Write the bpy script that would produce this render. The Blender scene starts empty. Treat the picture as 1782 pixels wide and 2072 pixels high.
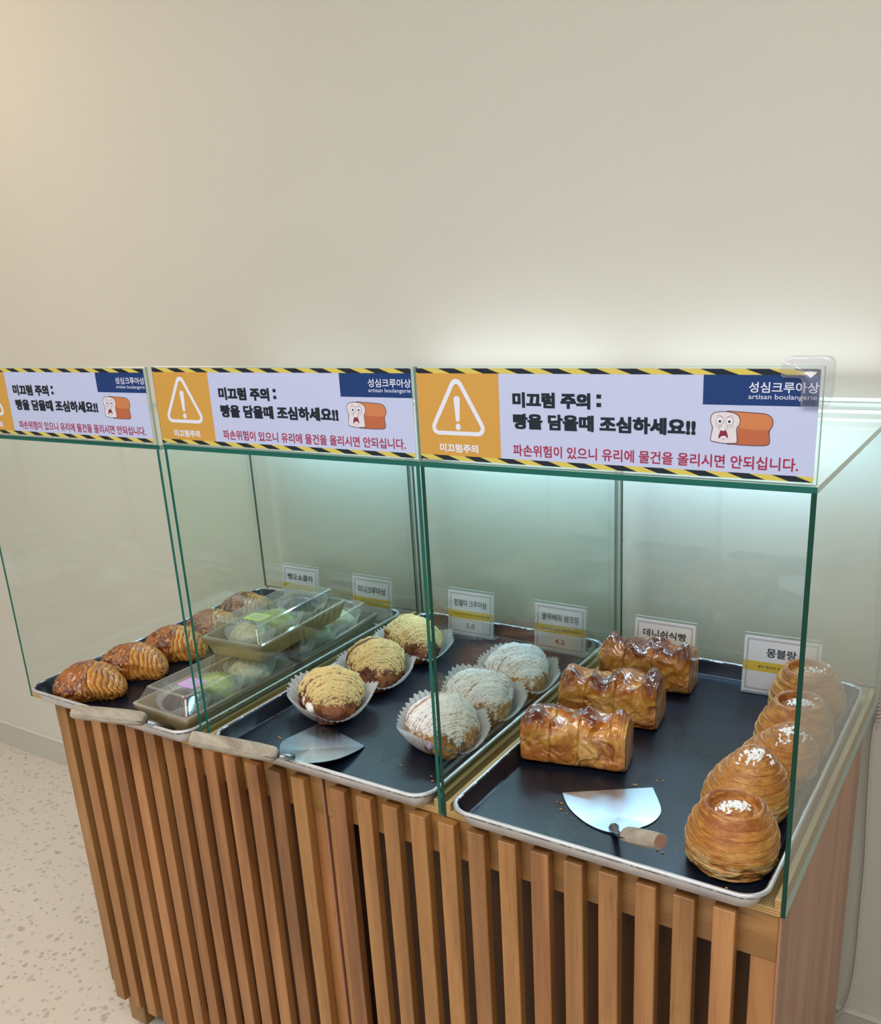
import bpy, bmesh, math, random
import numpy as np
from mathutils import Vector, Matrix, Euler

# ------------------------------------------------------------------ camera
SC = bpy.context.scene
COL = SC.collection
W_IMG, H_IMG = 1782, 2072
cam_d = bpy.data.cameras.new('camera')
cam = bpy.data.objects.new('camera', cam_d)
COL.objects.link(cam)
cam.location = (0.5954, -0.8627, 0.6614)
cam.rotation_euler = Euler((1.2448, 0.0565, 0.5709), 'XYZ')
cam_d.sensor_fit = 'HORIZONTAL'
cam_d.sensor_width = 36.0
cam_d.lens = 1873.7 / W_IMG * 36.0
cam_d.shift_y = (1196.3 - 1036) / W_IMG
cam_d.clip_start = 0.02
SC.camera = cam

# ------------------------------------------------------------------ world, lights, exposure
world = bpy.data.worlds.new('world'); SC.world = world
world.use_nodes = True
bg = world.node_tree.nodes['Background']
bg.inputs[0].default_value = (0.80, 0.90, 1.0, 1)
bg.inputs[1].default_value = 1.6

def area(name, loc, rot, sx, sy, power, color):
    l = bpy.data.lights.new(name, 'AREA'); l.shape = 'RECTANGLE'
    l.size, l.size_y, l.energy, l.color = sx, sy, power, color
    o = bpy.data.objects.new(name, l); COL.objects.link(o)
    o.location = loc; o.rotation_euler = rot
    return o
area('ceiling_lamp_warm', (-1.7, -0.05, 1.69), (0, 0, 0), 0.5, 0.5, 9, (1.0, 0.78, 0.52))
area('ceiling_lamp_middle', (-0.5, -1.3, 1.70), (0, 0, 0), 1.2, 0.5, 28, (1.0, 0.955, 0.90))
area('ceiling_lamp_right', (0.9, -0.9, 1.70), (0, 0, 0), 1.2, 0.5, 24, (1.0, 0.97, 0.92))
area('window_light', (0.2, -3.4, 0.6), (math.radians(-90), math.radians(180), 0), 3.4, 2.0, 62, (0.90, 0.94, 1.0))

SC.view_settings.view_transform = 'Standard'
SC.view_settings.look = 'None'
SC.view_settings.gamma = 1
SC.view_settings.use_curve_mapping = False
SC.view_settings.exposure = -0.26
SC.cycles.max_bounces = 9
SC.cycles.diffuse_bounces = 4
SC.cycles.glossy_bounces = 5
SC.cycles.transparent_max_bounces = 40
SC.cycles.use_denoising = True
SC.cycles.sample_clamp_indirect = 6
SC.cycles.caustics_reflective = False
SC.cycles.caustics_refractive = False

# ------------------------------------------------------------------ helpers
def s2l(c):
    return c / 12.92 if c <= 0.04045 else ((c + 0.055) / 1.055) ** 2.4
def hx(h):
    return tuple(s2l(int(h[i:i + 2], 16) / 255) for i in (0, 2, 4))
def hxn(h): return np.array(hx(h))

def link(name, me, mats=(), parent=None, loc=None):
    o = bpy.data.objects.new(name, me); COL.objects.link(o)
    if isinstance(mats, bpy.types.Material): mats = (mats,)
    if mats and not me.materials:
        for m in mats: me.materials.append(m)
    if parent: o.parent = parent
    if loc is not None: o.location = loc
    return o
def tag(o, label=None, cat=None, group=None, kind=None):
    if label: o['label'] = label
    if cat: o['category'] = cat
    if group: o['group'] = group
    if kind: o['kind'] = kind
    return o
def thing(name, label, cat, loc=(0, 0, 0), rz=0.0, group=None):
    o = bpy.data.objects.new(name, None); COL.objects.link(o)
    o.empty_display_size = 0.02
    o.location = loc; o.rotation_euler = (0, 0, rz)
    return tag(o, label, cat, group)
def mesh(name, verts, faces, smooth=False, midx=None):
    me = bpy.data.meshes.new(name)
    me.from_pydata([tuple(map(float, v)) for v in verts], [], [tuple(map(int, f)) for f in faces])
    if smooth: me.polygons.foreach_set('use_smooth', [True] * len(me.polygons))
    if midx is not None: me.polygons.foreach_set('material_index', list(midx))
    me.update()
    return me
def box_me(name, x0, x1, y0, y1, z0, z1, bev=0.0, seg=2):
    bm = bmesh.new()
    bmesh.ops.create_cube(bm, size=1)
    for v in bm.verts:
        v.co = Vector(((x0 + x1) / 2 + v.co.x * (x1 - x0), (y0 + y1) / 2 + v.co.y * (y1 - y0), (z0 + z1) / 2 + v.co.z * (z1 - z0)))
    if bev: bmesh.ops.bevel(bm, geom=bm.edges[:], offset=bev, segments=seg, affect='EDGES', profile=0.5)
    me = bpy.data.meshes.new(name); bm.to_mesh(me); bm.free()
    return me
def box(name, x0, x1, y0, y1, z0, z1, mat, parent=None, bev=0.0, seg=2):
    return link(name, box_me(name, x0, x1, y0, y1, z0, z1, bev, seg), mat, parent)
def grid_me(name, P, closed_u=False, closed_v=True, smooth=True, cols=None, gloss=None):
    """P: (nu, nv, 3) grid -> mesh with optional per-vertex colour and gloss"""
    nu, nv = P.shape[:2]
    idx = np.arange(nu * nv).reshape(nu, nv)
    iu = nu if closed_u else nu - 1
    iv = nv if closed_v else nv - 1
    a = idx[:iu, :iv]; b = np.roll(idx, -1, 0)[:iu, :iv]
    c = np.roll(np.roll(idx, -1, 0), -1, 1)[:iu, :iv]; d = np.roll(idx, -1, 1)[:iu, :iv]
    F = np.stack([a, b, c, d], -1).reshape(-1, 4)
    me = bpy.data.meshes.new(name)
    me.vertices.add(nu * nv); me.vertices.foreach_set('co', P.astype(np.float32).ravel())
    me.loops.add(F.size); me.loops.foreach_set('vertex_index', F.astype(np.int32).ravel())
    me.polygons.add(len(F)); me.polygons.foreach_set('loop_start', np.arange(0, F.size, 4, dtype=np.int32))
    me.polygons.foreach_set('loop_total', np.full(len(F), 4, dtype=np.int32))
    me.update(calc_edges=True)
    if smooth: me.polygons.foreach_set('use_smooth', [True] * len(F))
    if cols is not None:
        at = me.color_attributes.new('Col', 'FLOAT_COLOR', 'POINT')
        cc = np.concatenate([np.clip(cols.reshape(-1, 3), 0, 1), np.ones((nu * nv, 1))], 1)
        at.data.foreach_set('color', cc.astype(np.float32).ravel())
    if gloss is not None:
        at = me.attributes.new('Rough', 'FLOAT', 'POINT')
        at.data.foreach_set('value', gloss.astype(np.float32).ravel())
    me.validate()
    return me
def catmull(pts, n=8, closed=True):
    pts = [np.array(p, float) for p in pts]; N = len(pts); out = []
    rng = range(N) if closed else range(N - 1)
    for i in rng:
        g = (lambda k: pts[k % N]) if closed else (lambda k: pts[max(0, min(N - 1, k))])
        p0, p1, p2, p3 = g(i - 1), g(i), g(i + 1), g(i + 2)
        for j in range(n):
            t = j / n
            out.append(0.5 * ((2 * p1) + (-p0 + p2) * t + (2 * p0 - 5 * p1 + 4 * p2 - p3) * t * t + (-p0 + 3 * p1 - 3 * p2 + p3) * t ** 3))
    if not closed: out.append(pts[-1])
    return out
def tube_me(name, pts, r, n=10, caps=True):
    pts = [Vector(p) for p in pts]; rings = []
    rr = r if hasattr(r, '__len__') else [r] * len(pts)
    up = Vector((0.13, 0.21, 0.97))
    for i, p in enumerate(pts):
        d = (pts[min(i + 1, len(pts) - 1)] - pts[max(i - 1, 0)]).normalized()
        a = d.cross(up).normalized(); b = a.cross(d)
        rings.append([p + (a * math.cos(t) + b * math.sin(t)) * rr[i] for t in [2 * math.pi * k / n for k in range(n)]])
    V = [v for r_ in rings for v in r_]
    F = [(i * n + k, i * n + (k + 1) % n, (i + 1) * n + (k + 1) % n, (i + 1) * n + k) for i in range(len(pts) - 1) for k in range(n)]
    if caps: F += [tuple(range(n))[::-1], tuple((len(pts) - 1) * n + k for k in range(n))]
    return mesh(name, V, F, smooth=True)

# numpy noise -------------------------------------------------------
def _hash(x, y, z, seed):
    n = (x * 374761393 + y * 668265263 + z * 2147483647 + seed * 1442695041) & 0xFFFFFFFF
    n = ((n ^ (n >> 13)) * 1274126177) & 0xFFFFFFFF
    return ((n ^ (n >> 16)) & 0xFFFF) / 65535.0
def vnoise(p, seed=0):
    p = np.asarray(p, float); i = np.floor(p).astype(np.int64); f = p - i; f = f * f * (3 - 2 * f)
    r = 0
    for dx in (0, 1):
        for dy in (0, 1):
            for dz in (0, 1):
                w = (f[..., 0] if dx else 1 - f[..., 0]) * (f[..., 1] if dy else 1 - f[..., 1]) * (f[..., 2] if dz else 1 - f[..., 2])
                r = r + w * _hash(i[..., 0] + dx, i[..., 1] + dy, i[..., 2] + dz, seed)
    return r
def fbm(p, seed=0, oct=4, sc=1.0):
    p = np.asarray(p) * sc; a, s, t = 1.0, 0.0, 0.0
    for k in range(oct):
        s = s + a * vnoise(p * 2 ** k + 17.3 * k, seed + k); t += a; a *= 0.5
    return s / t
def mixc(a, b, t): return a * (1 - t[..., None]) + b * t[..., None]
def sstep(a, b, x):
    t = np.clip((x - a) / (b - a), 0, 1); return t * t * (3 - 2 * t)

# materials ---------------------------------------------------------
class NT:
    def __init__(s, name):
        s.m = bpy.data.materials.new(name); s.m.use_nodes = True
        s.t = s.m.node_tree; s.n = s.t.nodes; s.b = s.n.get('Principled BSDF'); s.out = s.n.get('Material Output')
    def node(s, typ, **kw):
        n = s.n.new(typ)
        for k, v in kw.items():
            if k.startswith('i_'): n.inputs[k[2:].replace('_', ' ')].default_value = v
            else: setattr(n, k, v)
        return n
    def l(s, a, b): s.t.links.new(a, b)
    def ramp(s, fac, stops):
        r = s.n.new('ShaderNodeValToRGB')
        while len(r.color_ramp.elements) < len(stops): r.color_ramp.elements.new(0.5)
        for e, (p, c) in zip(r.color_ramp.elements, stops):
            e.position = p; e.color = (*c, 1)
        s.l(fac, r.inputs[0]); return r
    def coord(s, scale=(1, 1, 1), rot=(0, 0, 0), out='Object'):
        tc = s.n.new('ShaderNodeTexCoord'); mp = s.n.new('ShaderNodeMapping')
        mp.inputs['Scale'].default_value = scale; mp.inputs['Rotation'].default_value = rot
        s.l(tc.outputs[out], mp.inputs[0]); return mp
    def bump(s, h, strength=0.3, dist=0.001):
        b = s.n.new('ShaderNodeBump'); b.inputs['Strength'].default_value = strength; b.inputs['Distance'].default_value = dist
        s.l(h, b.inputs['Height']); s.l(b.outputs[0], s.b.inputs['Normal']); return b
def plain(name, col, rough=0.5, metal=0.0, spec=0.5, trans=0.0, coat=0.0):
    q = NT(name); b = q.b
    b.inputs['Base Color'].default_value = (*col, 1); b.inputs['Roughness'].default_value = rough
    b.inputs['Metallic'].default_value = metal; b.inputs['Specular IOR Level'].default_value = spec
    b.inputs['Transmission Weight'].default_value = trans; b.inputs['Coat Weight'].default_value = coat
    return q.m
def sheet(name, tint, gloss_rough=0.0, f0=0.04, haze=0.0, haze_col=(0.8, 0.85, 0.85), f_gain=0.96):
    """thin clear sheet: tinted see-through plus Schlick reflection, same from both sides"""
    q = NT(name); q.n.remove(q.b)
    geo = q.node('ShaderNodeNewGeometry'); dot = q.node('ShaderNodeVectorMath', operation='DOT_PRODUCT')
    q.l(geo.outputs['Incoming'], dot.inputs[0]); q.l(geo.outputs['Normal'], dot.inputs[1])
    ab = q.node('ShaderNodeMath', operation='ABSOLUTE'); q.l(dot.outputs['Value'], ab.inputs[0])
    om = q.node('ShaderNodeMath', operation='SUBTRACT'); om.inputs[0].default_value = 1; q.l(ab.outputs[0], om.inputs[1])
    pw = q.node('ShaderNodeMath', operation='POWER'); q.l(om.outputs[0], pw.inputs[0]); pw.inputs[1].default_value = 5
    ma = q.node('ShaderNodeMath', operation='MULTIPLY_ADD'); q.l(pw.outputs[0], ma.inputs[0]); ma.inputs[1].default_value = f_gain; ma.inputs[2].default_value = f0
    tr = q.node('ShaderNodeBsdfTransparent'); tr.inputs[0].default_value = (*tint, 1)
    gl = q.node('ShaderNodeBsdfGlossy'); gl.inputs['Roughness'].default_value = gloss_rough; gl.inputs['Color'].default_value = (1, 1, 1, 1)
    src = tr.outputs[0]
    if haze:
        df = q.node('ShaderNodeBsdfDiffuse'); df.inputs[0].default_value = (*haze_col, 1)
        mh = q.node('ShaderNodeMixShader'); mh.inputs[0].default_value = haze
        q.l(src, mh.inputs[1]); q.l(df.outputs[0], mh.inputs[2]); src = mh.outputs[0]
    mx = q.node('ShaderNodeMixShader'); q.l(ma.outputs[0], mx.inputs[0]); q.l(src, mx.inputs[1]); q.l(gl.outputs[0], mx.inputs[2])
    q.l(mx.outputs[0], q.out.inputs[0])
    return q.m

def wall_mat():
    q = NT('painted_plaster'); mp = q.coord((1, 1, 1))
    n = q.node('ShaderNodeTexNoise', i_Scale=1.3, i_Detail=3.0); q.l(mp.outputs[0], n.inputs['Vector'])
    r = q.ramp(n.outputs[0], [(0.3, hx('D0CBC0')), (0.7, hx('D6D1C6'))]); q.l(r.outputs[0], q.b.inputs['Base Color'])
    f = q.node('ShaderNodeTexNoise', i_Scale=420.0, i_Detail=2.0); q.l(mp.outputs[0], f.inputs['Vector'])
    q.bump(f.outputs[0], 0.25, 0.0006); q.b.inputs['Roughness'].default_value = 0.75
    return q.m
def terrazzo_mat():
    q = NT('terrazzo'); mp = q.coord((1, 1, 1))
    w = q.node('ShaderNodeTexNoise', i_Scale=30.0, i_Detail=2.0); q.l(mp.outputs[0], w.inputs['Vector'])
    ad = q.node('ShaderNodeMixRGB', blend_type='LINEAR_LIGHT'); ad.inputs[0].default_value = 0.006
    q.l(mp.outputs[0], ad.inputs[1]); q.l(w.outputs['Color'], ad.inputs[2])
    base = q.node('ShaderNodeRGB'); base.outputs[0].default_value = (*hx('DFD6CB'), 1)
    prev = base.outputs[0]
    for sc, thr, colr, seed in ((46, 0.27, [(0, hx('C0B4A8')), (0.5, hx('CEC3B8')), (1, hx('B5AA9F'))], 0), (62, 0.27, [(0, hx('CFC4B8')), (0.5, hx('BCB0A4')), (1, hx('D6CCC1'))], 7)):
        mv = q.node('ShaderNodeVectorMath', operation='ADD'); mv.inputs[1].default_value = (seed, seed * 1.7, 0); q.l(ad.outputs[0], mv.inputs[0])
        v = q.node('ShaderNodeTexVoronoi', i_Scale=float(sc)); q.l(mv.outputs[0], v.inputs['Vector'])
        sep = q.node('ShaderNodeSeparateColor'); q.l(v.outputs['Color'], sep.inputs[0])
        # each cell carries a chip of its own size, some none
        th = q.node('ShaderNodeMath', operation='MULTIPLY'); q.l(sep.outputs[0], th.inputs[0]); th.inputs[1].default_value = thr * 1.35
        lt = q.node('ShaderNodeMath', operation='LESS_THAN'); q.l(v.outputs['Distance'], lt.inputs[0]); q.l(th.outputs[0], lt.inputs[1])
        rc = q.ramp(sep.outputs[1], colr)
        mx = q.node('ShaderNodeMixRGB'); q.l(lt.outputs[0], mx.inputs[0]); q.l(prev, mx.inputs[1]); q.l(rc.outputs[0], mx.inputs[2]); prev = mx.outputs[0]
    q.l(prev, q.b.inputs['Base Color']); q.b.inputs['Roughness'].default_value = 0.45
    return q.m
def wood_mat(name, c0, c1, c2, grain='Z', scale=1.0, rough=0.42, pores=True, vary=True):
    q = NT(name)
    big = {'Z': (26, 26, 2.2), 'X': (2.2, 26, 26), 'Y': (26, 2.2, 26)}[grain]
    fine = {'Z': (420, 420, 16), 'X': (16, 420, 420), 'Y': (420, 16, 420)}[grain]
    mp = q.coord(tuple(v * scale for v in big)); mf = q.coord(tuple(v * scale for v in fine))
    if vary:
        oi = q.node('ShaderNodeObjectInfo'); sc = q.node('ShaderNodeVectorMath', operation='SCALE'); sc.inputs['Scale'].default_value = 37.0
        cb = q.node('ShaderNodeCombineXYZ'); [q.l(oi.outputs['Random'], cb.inputs[k]) for k in range(3)]
        q.l(cb.outputs[0], sc.inputs[0])
        for m_ in (mp, mf): q.l(sc.outputs[0], m_.inputs['Location'])
    n = q.node('ShaderNodeTexNoise', i_Scale=1.0, i_Detail=4.0, i_Roughness=0.55, i_Distortion=0.6); q.l(mp.outputs[0], n.inputs['Vector'])
    r = q.ramp(n.outputs[0], [(0.32, c0), (0.52, c1), (0.72, c2)])
    f = q.node('ShaderNodeTexNoise', i_Scale=1.0, i_Detail=2.0); q.l(mf.outputs[0], f.inputs['Vector'])
    fr = q.ramp(f.outputs[0], [(0.60, (0, 0, 0)), (0.70, (1, 1, 1))])
    mx = q.node('ShaderNodeMixRGB', blend_type='MULTIPLY'); mx.inputs[2].default_value = (0.55, 0.45, 0.38, 1)
    ml = q.node('ShaderNodeMath', operation='MULTIPLY'); ml.inputs[1].default_value = 0.55 if pores else 0.15; q.l(fr.outputs[0], ml.inputs[0])
    q.l(ml.outputs[0], mx.inputs[0]); q.l(r.outputs[0], mx.inputs[1])
    last = mx.outputs[0]
    if vary:
        hv = q.node('ShaderNodeHueSaturation'); mr = q.node('ShaderNodeMapRange'); q.l(oi.outputs['Random'], mr.inputs[0])
        mr.inputs['To Min'].default_value = 0.82; mr.inputs['To Max'].default_value = 1.13; q.l(mr.outputs[0], hv.inputs['Value'])
        mh = q.node('ShaderNodeMapRange'); ww = q.node('ShaderNodeMath', operation='FRACT'); w3 = q.node('ShaderNodeMath', operation='MULTIPLY'); w3.inputs[1].default_value = 7.31
        q.l(oi.outputs['Random'], w3.inputs[0]); q.l(w3.outputs[0], ww.inputs[0]); q.l(ww.outputs[0], mh.inputs[0]); mh.inputs['To Min'].default_value = 0.495; mh.inputs['To Max'].default_value = 0.506
        q.l(mh.outputs[0], hv.inputs['Hue']); q.l(last, hv.inputs['Color']); last = hv.outputs[0]
    q.l(last, q.b.inputs['Base Color']); q.b.inputs['Roughness'].default_value = rough
    q.bump(f.outputs[0], 0.12, 0.0005)
    return q.m
def plywood_edge_mat():
    q = NT('plywood'); mp = q.coord((1, 1, 1))
    sx = q.node('ShaderNodeSeparateXYZ'); q.l(mp.outputs[0], sx.inputs[0])
    nz = q.node('ShaderNodeTexNoise', i_Scale=40.0); q.l(mp.outputs[0], nz.inputs['Vector'])
    m0 = q.node('ShaderNodeMath', operation='MULTIPLY_ADD'); q.l(nz.outputs[0], m0.inputs[0]); m0.inputs[1].default_value = 0.0012; q.l(sx.outputs[2], m0.inputs[2])
    m1 = q.node('ShaderNodeMath', operation='MULTIPLY'); m1.inputs[1].default_value = 1 / 0.0032; q.l(m0.outputs[0], m1.inputs[0])
    fr = q.node('ShaderNodeMath', operation='FRACT'); q.l(m1.outputs[0], fr.inputs[0])
    rp = q.ramp(fr.outputs[0], [(0.0, hx('7A5C36')), (0.22, hx('7A5C36')), (0.3, hx('CBA468')), (1.0, hx('B98F55'))])
    geo = q.node('ShaderNodeNewGeometry'); gs = q.node('ShaderNodeSeparateXYZ'); q.l(geo.outputs['Normal'], gs.inputs[0])
    up = q.node('ShaderNodeMath', operation='GREATER_THAN'); up.inputs[1].default_value = 0.6; q.l(gs.outputs[2], up.inputs[0])
    mg = q.coord((90, 5, 90)); gn = q.node('ShaderNodeTexNoise', i_Scale=1.0, i_Detail=3.0); q.l(mg.outputs[0], gn.inputs['Vector'])
    gr = q.ramp(gn.outputs[0], [(0.3, hx('A88A52')), (0.7, hx('CDB27C'))])
    mx = q.node('ShaderNodeMixRGB'); q.l(up.outputs[0], mx.inputs[0]); q.l(rp.outputs[0], mx.inputs[1]); q.l(gr.outputs[0], mx.inputs[2])
    q.l(mx.outputs[0], q.b.inputs['Base Color']); q.b.inputs['Roughness'].default_value = 0.6
    return q.m
def tray_black_mat():
    q = NT('worn_nonstick_coating'); mp = q.coord((1, 1, 1))
    n = q.node('ShaderNodeTexNoise', i_Scale=9.0, i_Detail=5.0, i_Roughness=0.6); q.l(mp.outputs[0], n.inputs['Vector'])
    r = q.ramp(n.outputs[0], [(0.35, hx('0D111B')), (0.6, hx('131A29')), (0.8, hx('222938'))])
    # fine scratches
    ms = q.coord((45, 1400, 1), rot=(0, 0, 0.7)); s = q.node('ShaderNodeTexNoise', i_Scale=1.0, i_Detail=2.0); q.l(ms.outputs[0], s.inputs['Vector'])
    mk = q.node('ShaderNodeTexNoise', i_Scale=14.0, i_Detail=2.0); q.l(mp.outputs[0], mk.inputs['Vector'])
    sr = q.ramp(s.outputs[0], [(0.70, (0, 0, 0)), (0.80, (1, 1, 1))]); kr = q.ramp(mk.outputs[0], [(0.50, (0, 0, 0)), (0.75, (1, 1, 1))])
    mm = q.node('ShaderNodeMath', operation='MULTIPLY'); q.l(sr.outputs[0], mm.inputs[0]); q.l(kr.outputs[0], mm.inputs[1])
    m2 = q.node('ShaderNodeMath', operation='MULTIPLY'); q.l(mm.outputs[0], m2.inputs[0]); m2.inputs[1].default_value = 0.35
    mx = q.node('ShaderNodeMixRGB'); q.l(m2.outputs[0], mx.inputs[0]); q.l(r.outputs[0], mx.inputs[1]); mx.inputs[2].default_value = (*hx('8A8C92'), 1)
    q.l(mx.outputs[0], q.b.inputs['Base Color'])
    rr = q.ramp(n.outputs[0], [(0.3, (0.24,) * 3), (0.8, (0.40,) * 3)]); q.l(rr.outputs[0], q.b.inputs['Roughness'])
    q.b.inputs['Specular IOR Level'].default_value = 0.36
    return q.m
def tray_alu_mat(name, wear):
    q = NT(name); mp = q.coord((1, 1, 1))
    n = q.node('ShaderNodeTexNoise', i_Scale=70.0, i_Detail=6.0, i_Roughness=0.7); q.l(mp.outputs[0], n.inputs['Vector'])
    t = {0: 0.70, 1: 0.45}[wear]
    r = q.ramp(n.outputs[0], [(t, (0, 0, 0)), (t + 0.02, (1, 1, 1))])
    g = q.node('ShaderNodeTexNoise', i_Scale=16.0, i_Detail=3.0); q.l(mp.outputs[0], g.inputs['Vector'])
    gr = q.ramp(g.outputs[0], [(0.35, hx('C2C3C6')), (0.65, hx('DDDEE0'))])
    mx = q.node('ShaderNodeMixRGB'); q.l(r.outputs[0], mx.inputs[0]); q.l(gr.outputs[0], mx.inputs[1]); mx.inputs[2].default_value = (*hx('2A2624'), 1)
    q.l(mx.outputs[0], q.b.inputs['Base Color'])
    inv = q.node('ShaderNodeMath', operation='MULTIPLY_ADD'); q.l(r.outputs[0], inv.inputs[0]); inv.inputs[1].default_value = -0.55; inv.inputs[2].default_value = 0.55
    q.l(inv.outputs[0], q.b.inputs['Metallic']); q.b.inputs['Roughness'].default_value = 0.36
    return q.m
def pastry_mat(name, bump_scale=260.0, bs=0.35, coat=0.0, spec=0.5, sss=0.0):
    q = NT(name)
    a = q.node('ShaderNodeAttribute', attribute_name='Col'); g = q.node('ShaderNodeAttribute', attribute_name='Rough')
    mp = q.coord((1, 1, 1)); n = q.node('ShaderNodeTexNoise', i_Scale=bump_scale, i_Detail=4.0, i_Roughness=0.65); q.l(mp.outputs[0], n.inputs['Vector'])
    r = q.ramp(n.outputs[0], [(0.3, (0.82, 0.80, 0.78)), (0.7, (1.12, 1.12, 1.12))])
    mx = q.node('ShaderNodeMixRGB', blend_type='MULTIPLY'); mx.inputs[0].default_value = 1; q.l(a.outputs['Color'], mx.inputs[1]); q.l(r.outputs[0], mx.inputs[2])
    q.l(mx.outputs[0], q.b.inputs['Base Color']); q.l(g.outputs['Fac'], q.b.inputs['Roughness'])
    q.bump(n.outputs[0], bs, 0.001)
    q.b.inputs['Coat Weight'].default_value = coat; q.b.inputs['Coat Roughness'].default_value = 0.12
    q.b.inputs['Specular IOR Level'].default_value = spec
    if sss:
        q.b.inputs['Subsurface Weight'].default_value = sss; q.b.inputs['Subsurface Radius'].default_value = (0.006, 0.003, 0.001)
        q.b.inputs['Subsurface Scale'].default_value = 1.0
    return q.m
def paper_mat():
    q = NT('greaseproof_paper'); q.n.remove(q.b)
    d = q.node('ShaderNodeBsdfDiffuse'); d.inputs[0].default_value = (0.80, 0.80, 0.80, 1)
    t = q.node('ShaderNodeBsdfTranslucent'); t.inputs[0].default_value = (0.80, 0.80, 0.80, 1)
    tr = q.node('ShaderNodeBsdfTransparent'); tr.inputs[0].default_value = (0.9, 0.9, 0.9, 1)
    m = q.node('ShaderNodeMixShader'); m.inputs[0].default_value = 0.4; q.l(d.outputs[0], m.inputs[1]); q.l(t.outputs[0], m.inputs[2])
    m2 = q.node('ShaderNodeMixShader'); m2.inputs[0].default_value = 0.12; q.l(m.outputs[0], m2.inputs[1]); q.l(tr.outputs[0], m2.inputs[2])
    q.l(m2.outputs[0], q.out.inputs[0]); return q.m

M = {}
M['wall'] = wall_mat()
M['ceiling'] = plain('ceiling_paint', hx('DDD8CE'), 0.8)
M['floor'] = terrazzo_mat()
M['base'] = plain('baseboard_vinyl', hx('C3BFB4'), 0.45)
M['base_top'] = plain('baseboard_cap', hx('DEDACF'), 0.4)
M['slat'] = wood_mat('stained_slat_wood', hx('865932'), hx('A06D3F'), hx('B3814E'))
M['rail'] = wood_mat('stained_rail_wood', hx('87602F'), hx('9C7038'), hx('AA7E46'), grain='X')
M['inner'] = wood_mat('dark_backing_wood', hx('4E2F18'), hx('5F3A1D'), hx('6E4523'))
M['panel'] = wood_mat('side_panel_wood', hx('8F6248'), hx('A5745A'), hx('B98A6C'), scale=0.8, rough=0.38, pores=False)
M['foot'] = wood_mat('foot_wood', hx('876038'), hx('9C7444'), hx('AA8452'))
M['ply'] = plywood_edge_mat()
M['glass'] = sheet('clear_sheet_glass', (0.955, 0.985, 0.97))
M['glass_back'] = sheet('tinted_back_glass', (0.935, 0.962, 0.955))
M['glass_side'] = sheet('end_glass_painted_haze', (0.955, 0.985, 0.97), haze=0.05, haze_col=(0.62, 0.64, 0.58), f_gain=0.62)  # room reflection partly put in as a grey diffuse haze
M['glass_edge'] = plain('green_glass_edge', hx('06584C'), 0.3, spec=0.3)
M['glass_edge_dark'] = plain('deep_green_glass_edge', hx('023A2C'), 0.3, spec=0.25)
M['glass_edge_pale'] = plain('pale_glass_edge', hx('A9C4BA'), 0.15, spec=0.8)
M['black'] = tray_black_mat()
M['alu'] = tray_alu_mat('brushed_aluminium', 0)
M['alu_worn'] = tray_alu_mat('flaked_aluminium_rim', 1)
M['steel'] = plain('mirror_steel', (0.54, 0.60, 0.68), 0.25, metal=1.0)
M['tang'] = plain('dull_steel', (0.35, 0.38, 0.42), 0.3, metal=1.0)
M['handle'] = wood_mat('weathered_handle_wood', hx('8A7D70'), hx('A39788'), hx('B8AB9A'), grain='X', scale=2.0, rough=0.65)
M['handle_end'] = plain('handle_end_grain', hx('8E6C5A'), 0.7)
M['paper'] = paper_mat()
M['acrylic'] = sheet('clear_acrylic', (0.97, 0.985, 0.98), f0=0.03, haze=0.03)
M['acrylic_edge'] = sheet('acrylic_edge', (0.80, 0.90, 0.86), f0=0.2, haze=0.35, haze_col=(0.85, 0.95, 0.92))
M['lid'] = sheet('clear_lid_plastic', (0.90, 0.90, 0.90), gloss_rough=0.05, f0=0.05, haze=0.085, haze_col=(0.85, 0.84, 0.80))
M['lid_ridge'] = sheet('lid_plastic_ridge', (0.85, 0.86, 0.88), gloss_rough=0.08, f0=0.30, haze=0.18, haze_col=(0.9, 0.93, 1.0))
M['protector'] = sheet('soft_clear_plastic', (0.97, 0.97, 0.99), gloss_rough=0.06, f0=0.06, haze=0.14, haze_col=(0.85, 0.87, 0.97))
M['kraft'] = plain('kraft_board', hx('A08A5E'), 0.7)
M['kraft_rim'] = plain('kraft_rim', hx('C0AA80'), 0.6)
M['led_case'] = plain('led_bar_case', hx('C4C8CC'), 0.5)
M['cable'] = plain('white_cable', hx('C9BFB2'), 0.5)
M['printw'] = plain('print_white', hx('B4BADA'), 0.35, spec=0.4)
M['pr_black'] = plain('print_black', hx('0E1722'), 0.4, spec=0.3)
M['pr_yellow'] = plain('print_yellow', hx('C9B654'), 0.4, spec=0.3)
M['pr_orange'] = plain('print_orange', hx('C39140'), 0.4, spec=0.3)
M['pr_blue'] = plain('print_blue', hx('08306A'), 0.4, spec=0.3)
M['pr_red'] = plain('print_red', hx('9C1840'), 0.4, spec=0.3)
M['pr_ltext'] = plain('print_pale', hx('D4D4E2'), 0.4, spec=0.3)
M['pr_crust'] = plain('print_crust', hx('BE7648'), 0.4, spec=0.3)
M['pr_crust2'] = plain('print_crust_dark', hx('AE5E3C'), 0.4, spec=0.3)
M['pr_face'] = plain('print_crumb', hx('D2C9CF'), 0.4, spec=0.3)
M['pr_line'] = plain('print_outline', hx('4A2A35'), 0.4, spec=0.3)
M['pr_grey'] = plain('print_grey', hx('A99A9E'), 0.4, spec=0.3)
M['pr_mouth'] = plain('print_mouth', hx('7A1F35'), 0.4, spec=0.3)
M['card'] = plain('card_white', hx('E6E9F6'), 0.4)
M['card_frame'] = plain('card_frame_print', hx('A79FAC'), 0.4)
M['card_yellow'] = plain('card_yellow_print', hx('E0C244'), 0.4)
M['card_text'] = plain('card_text_print', hx('1D2B3A'), 0.4)
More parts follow.
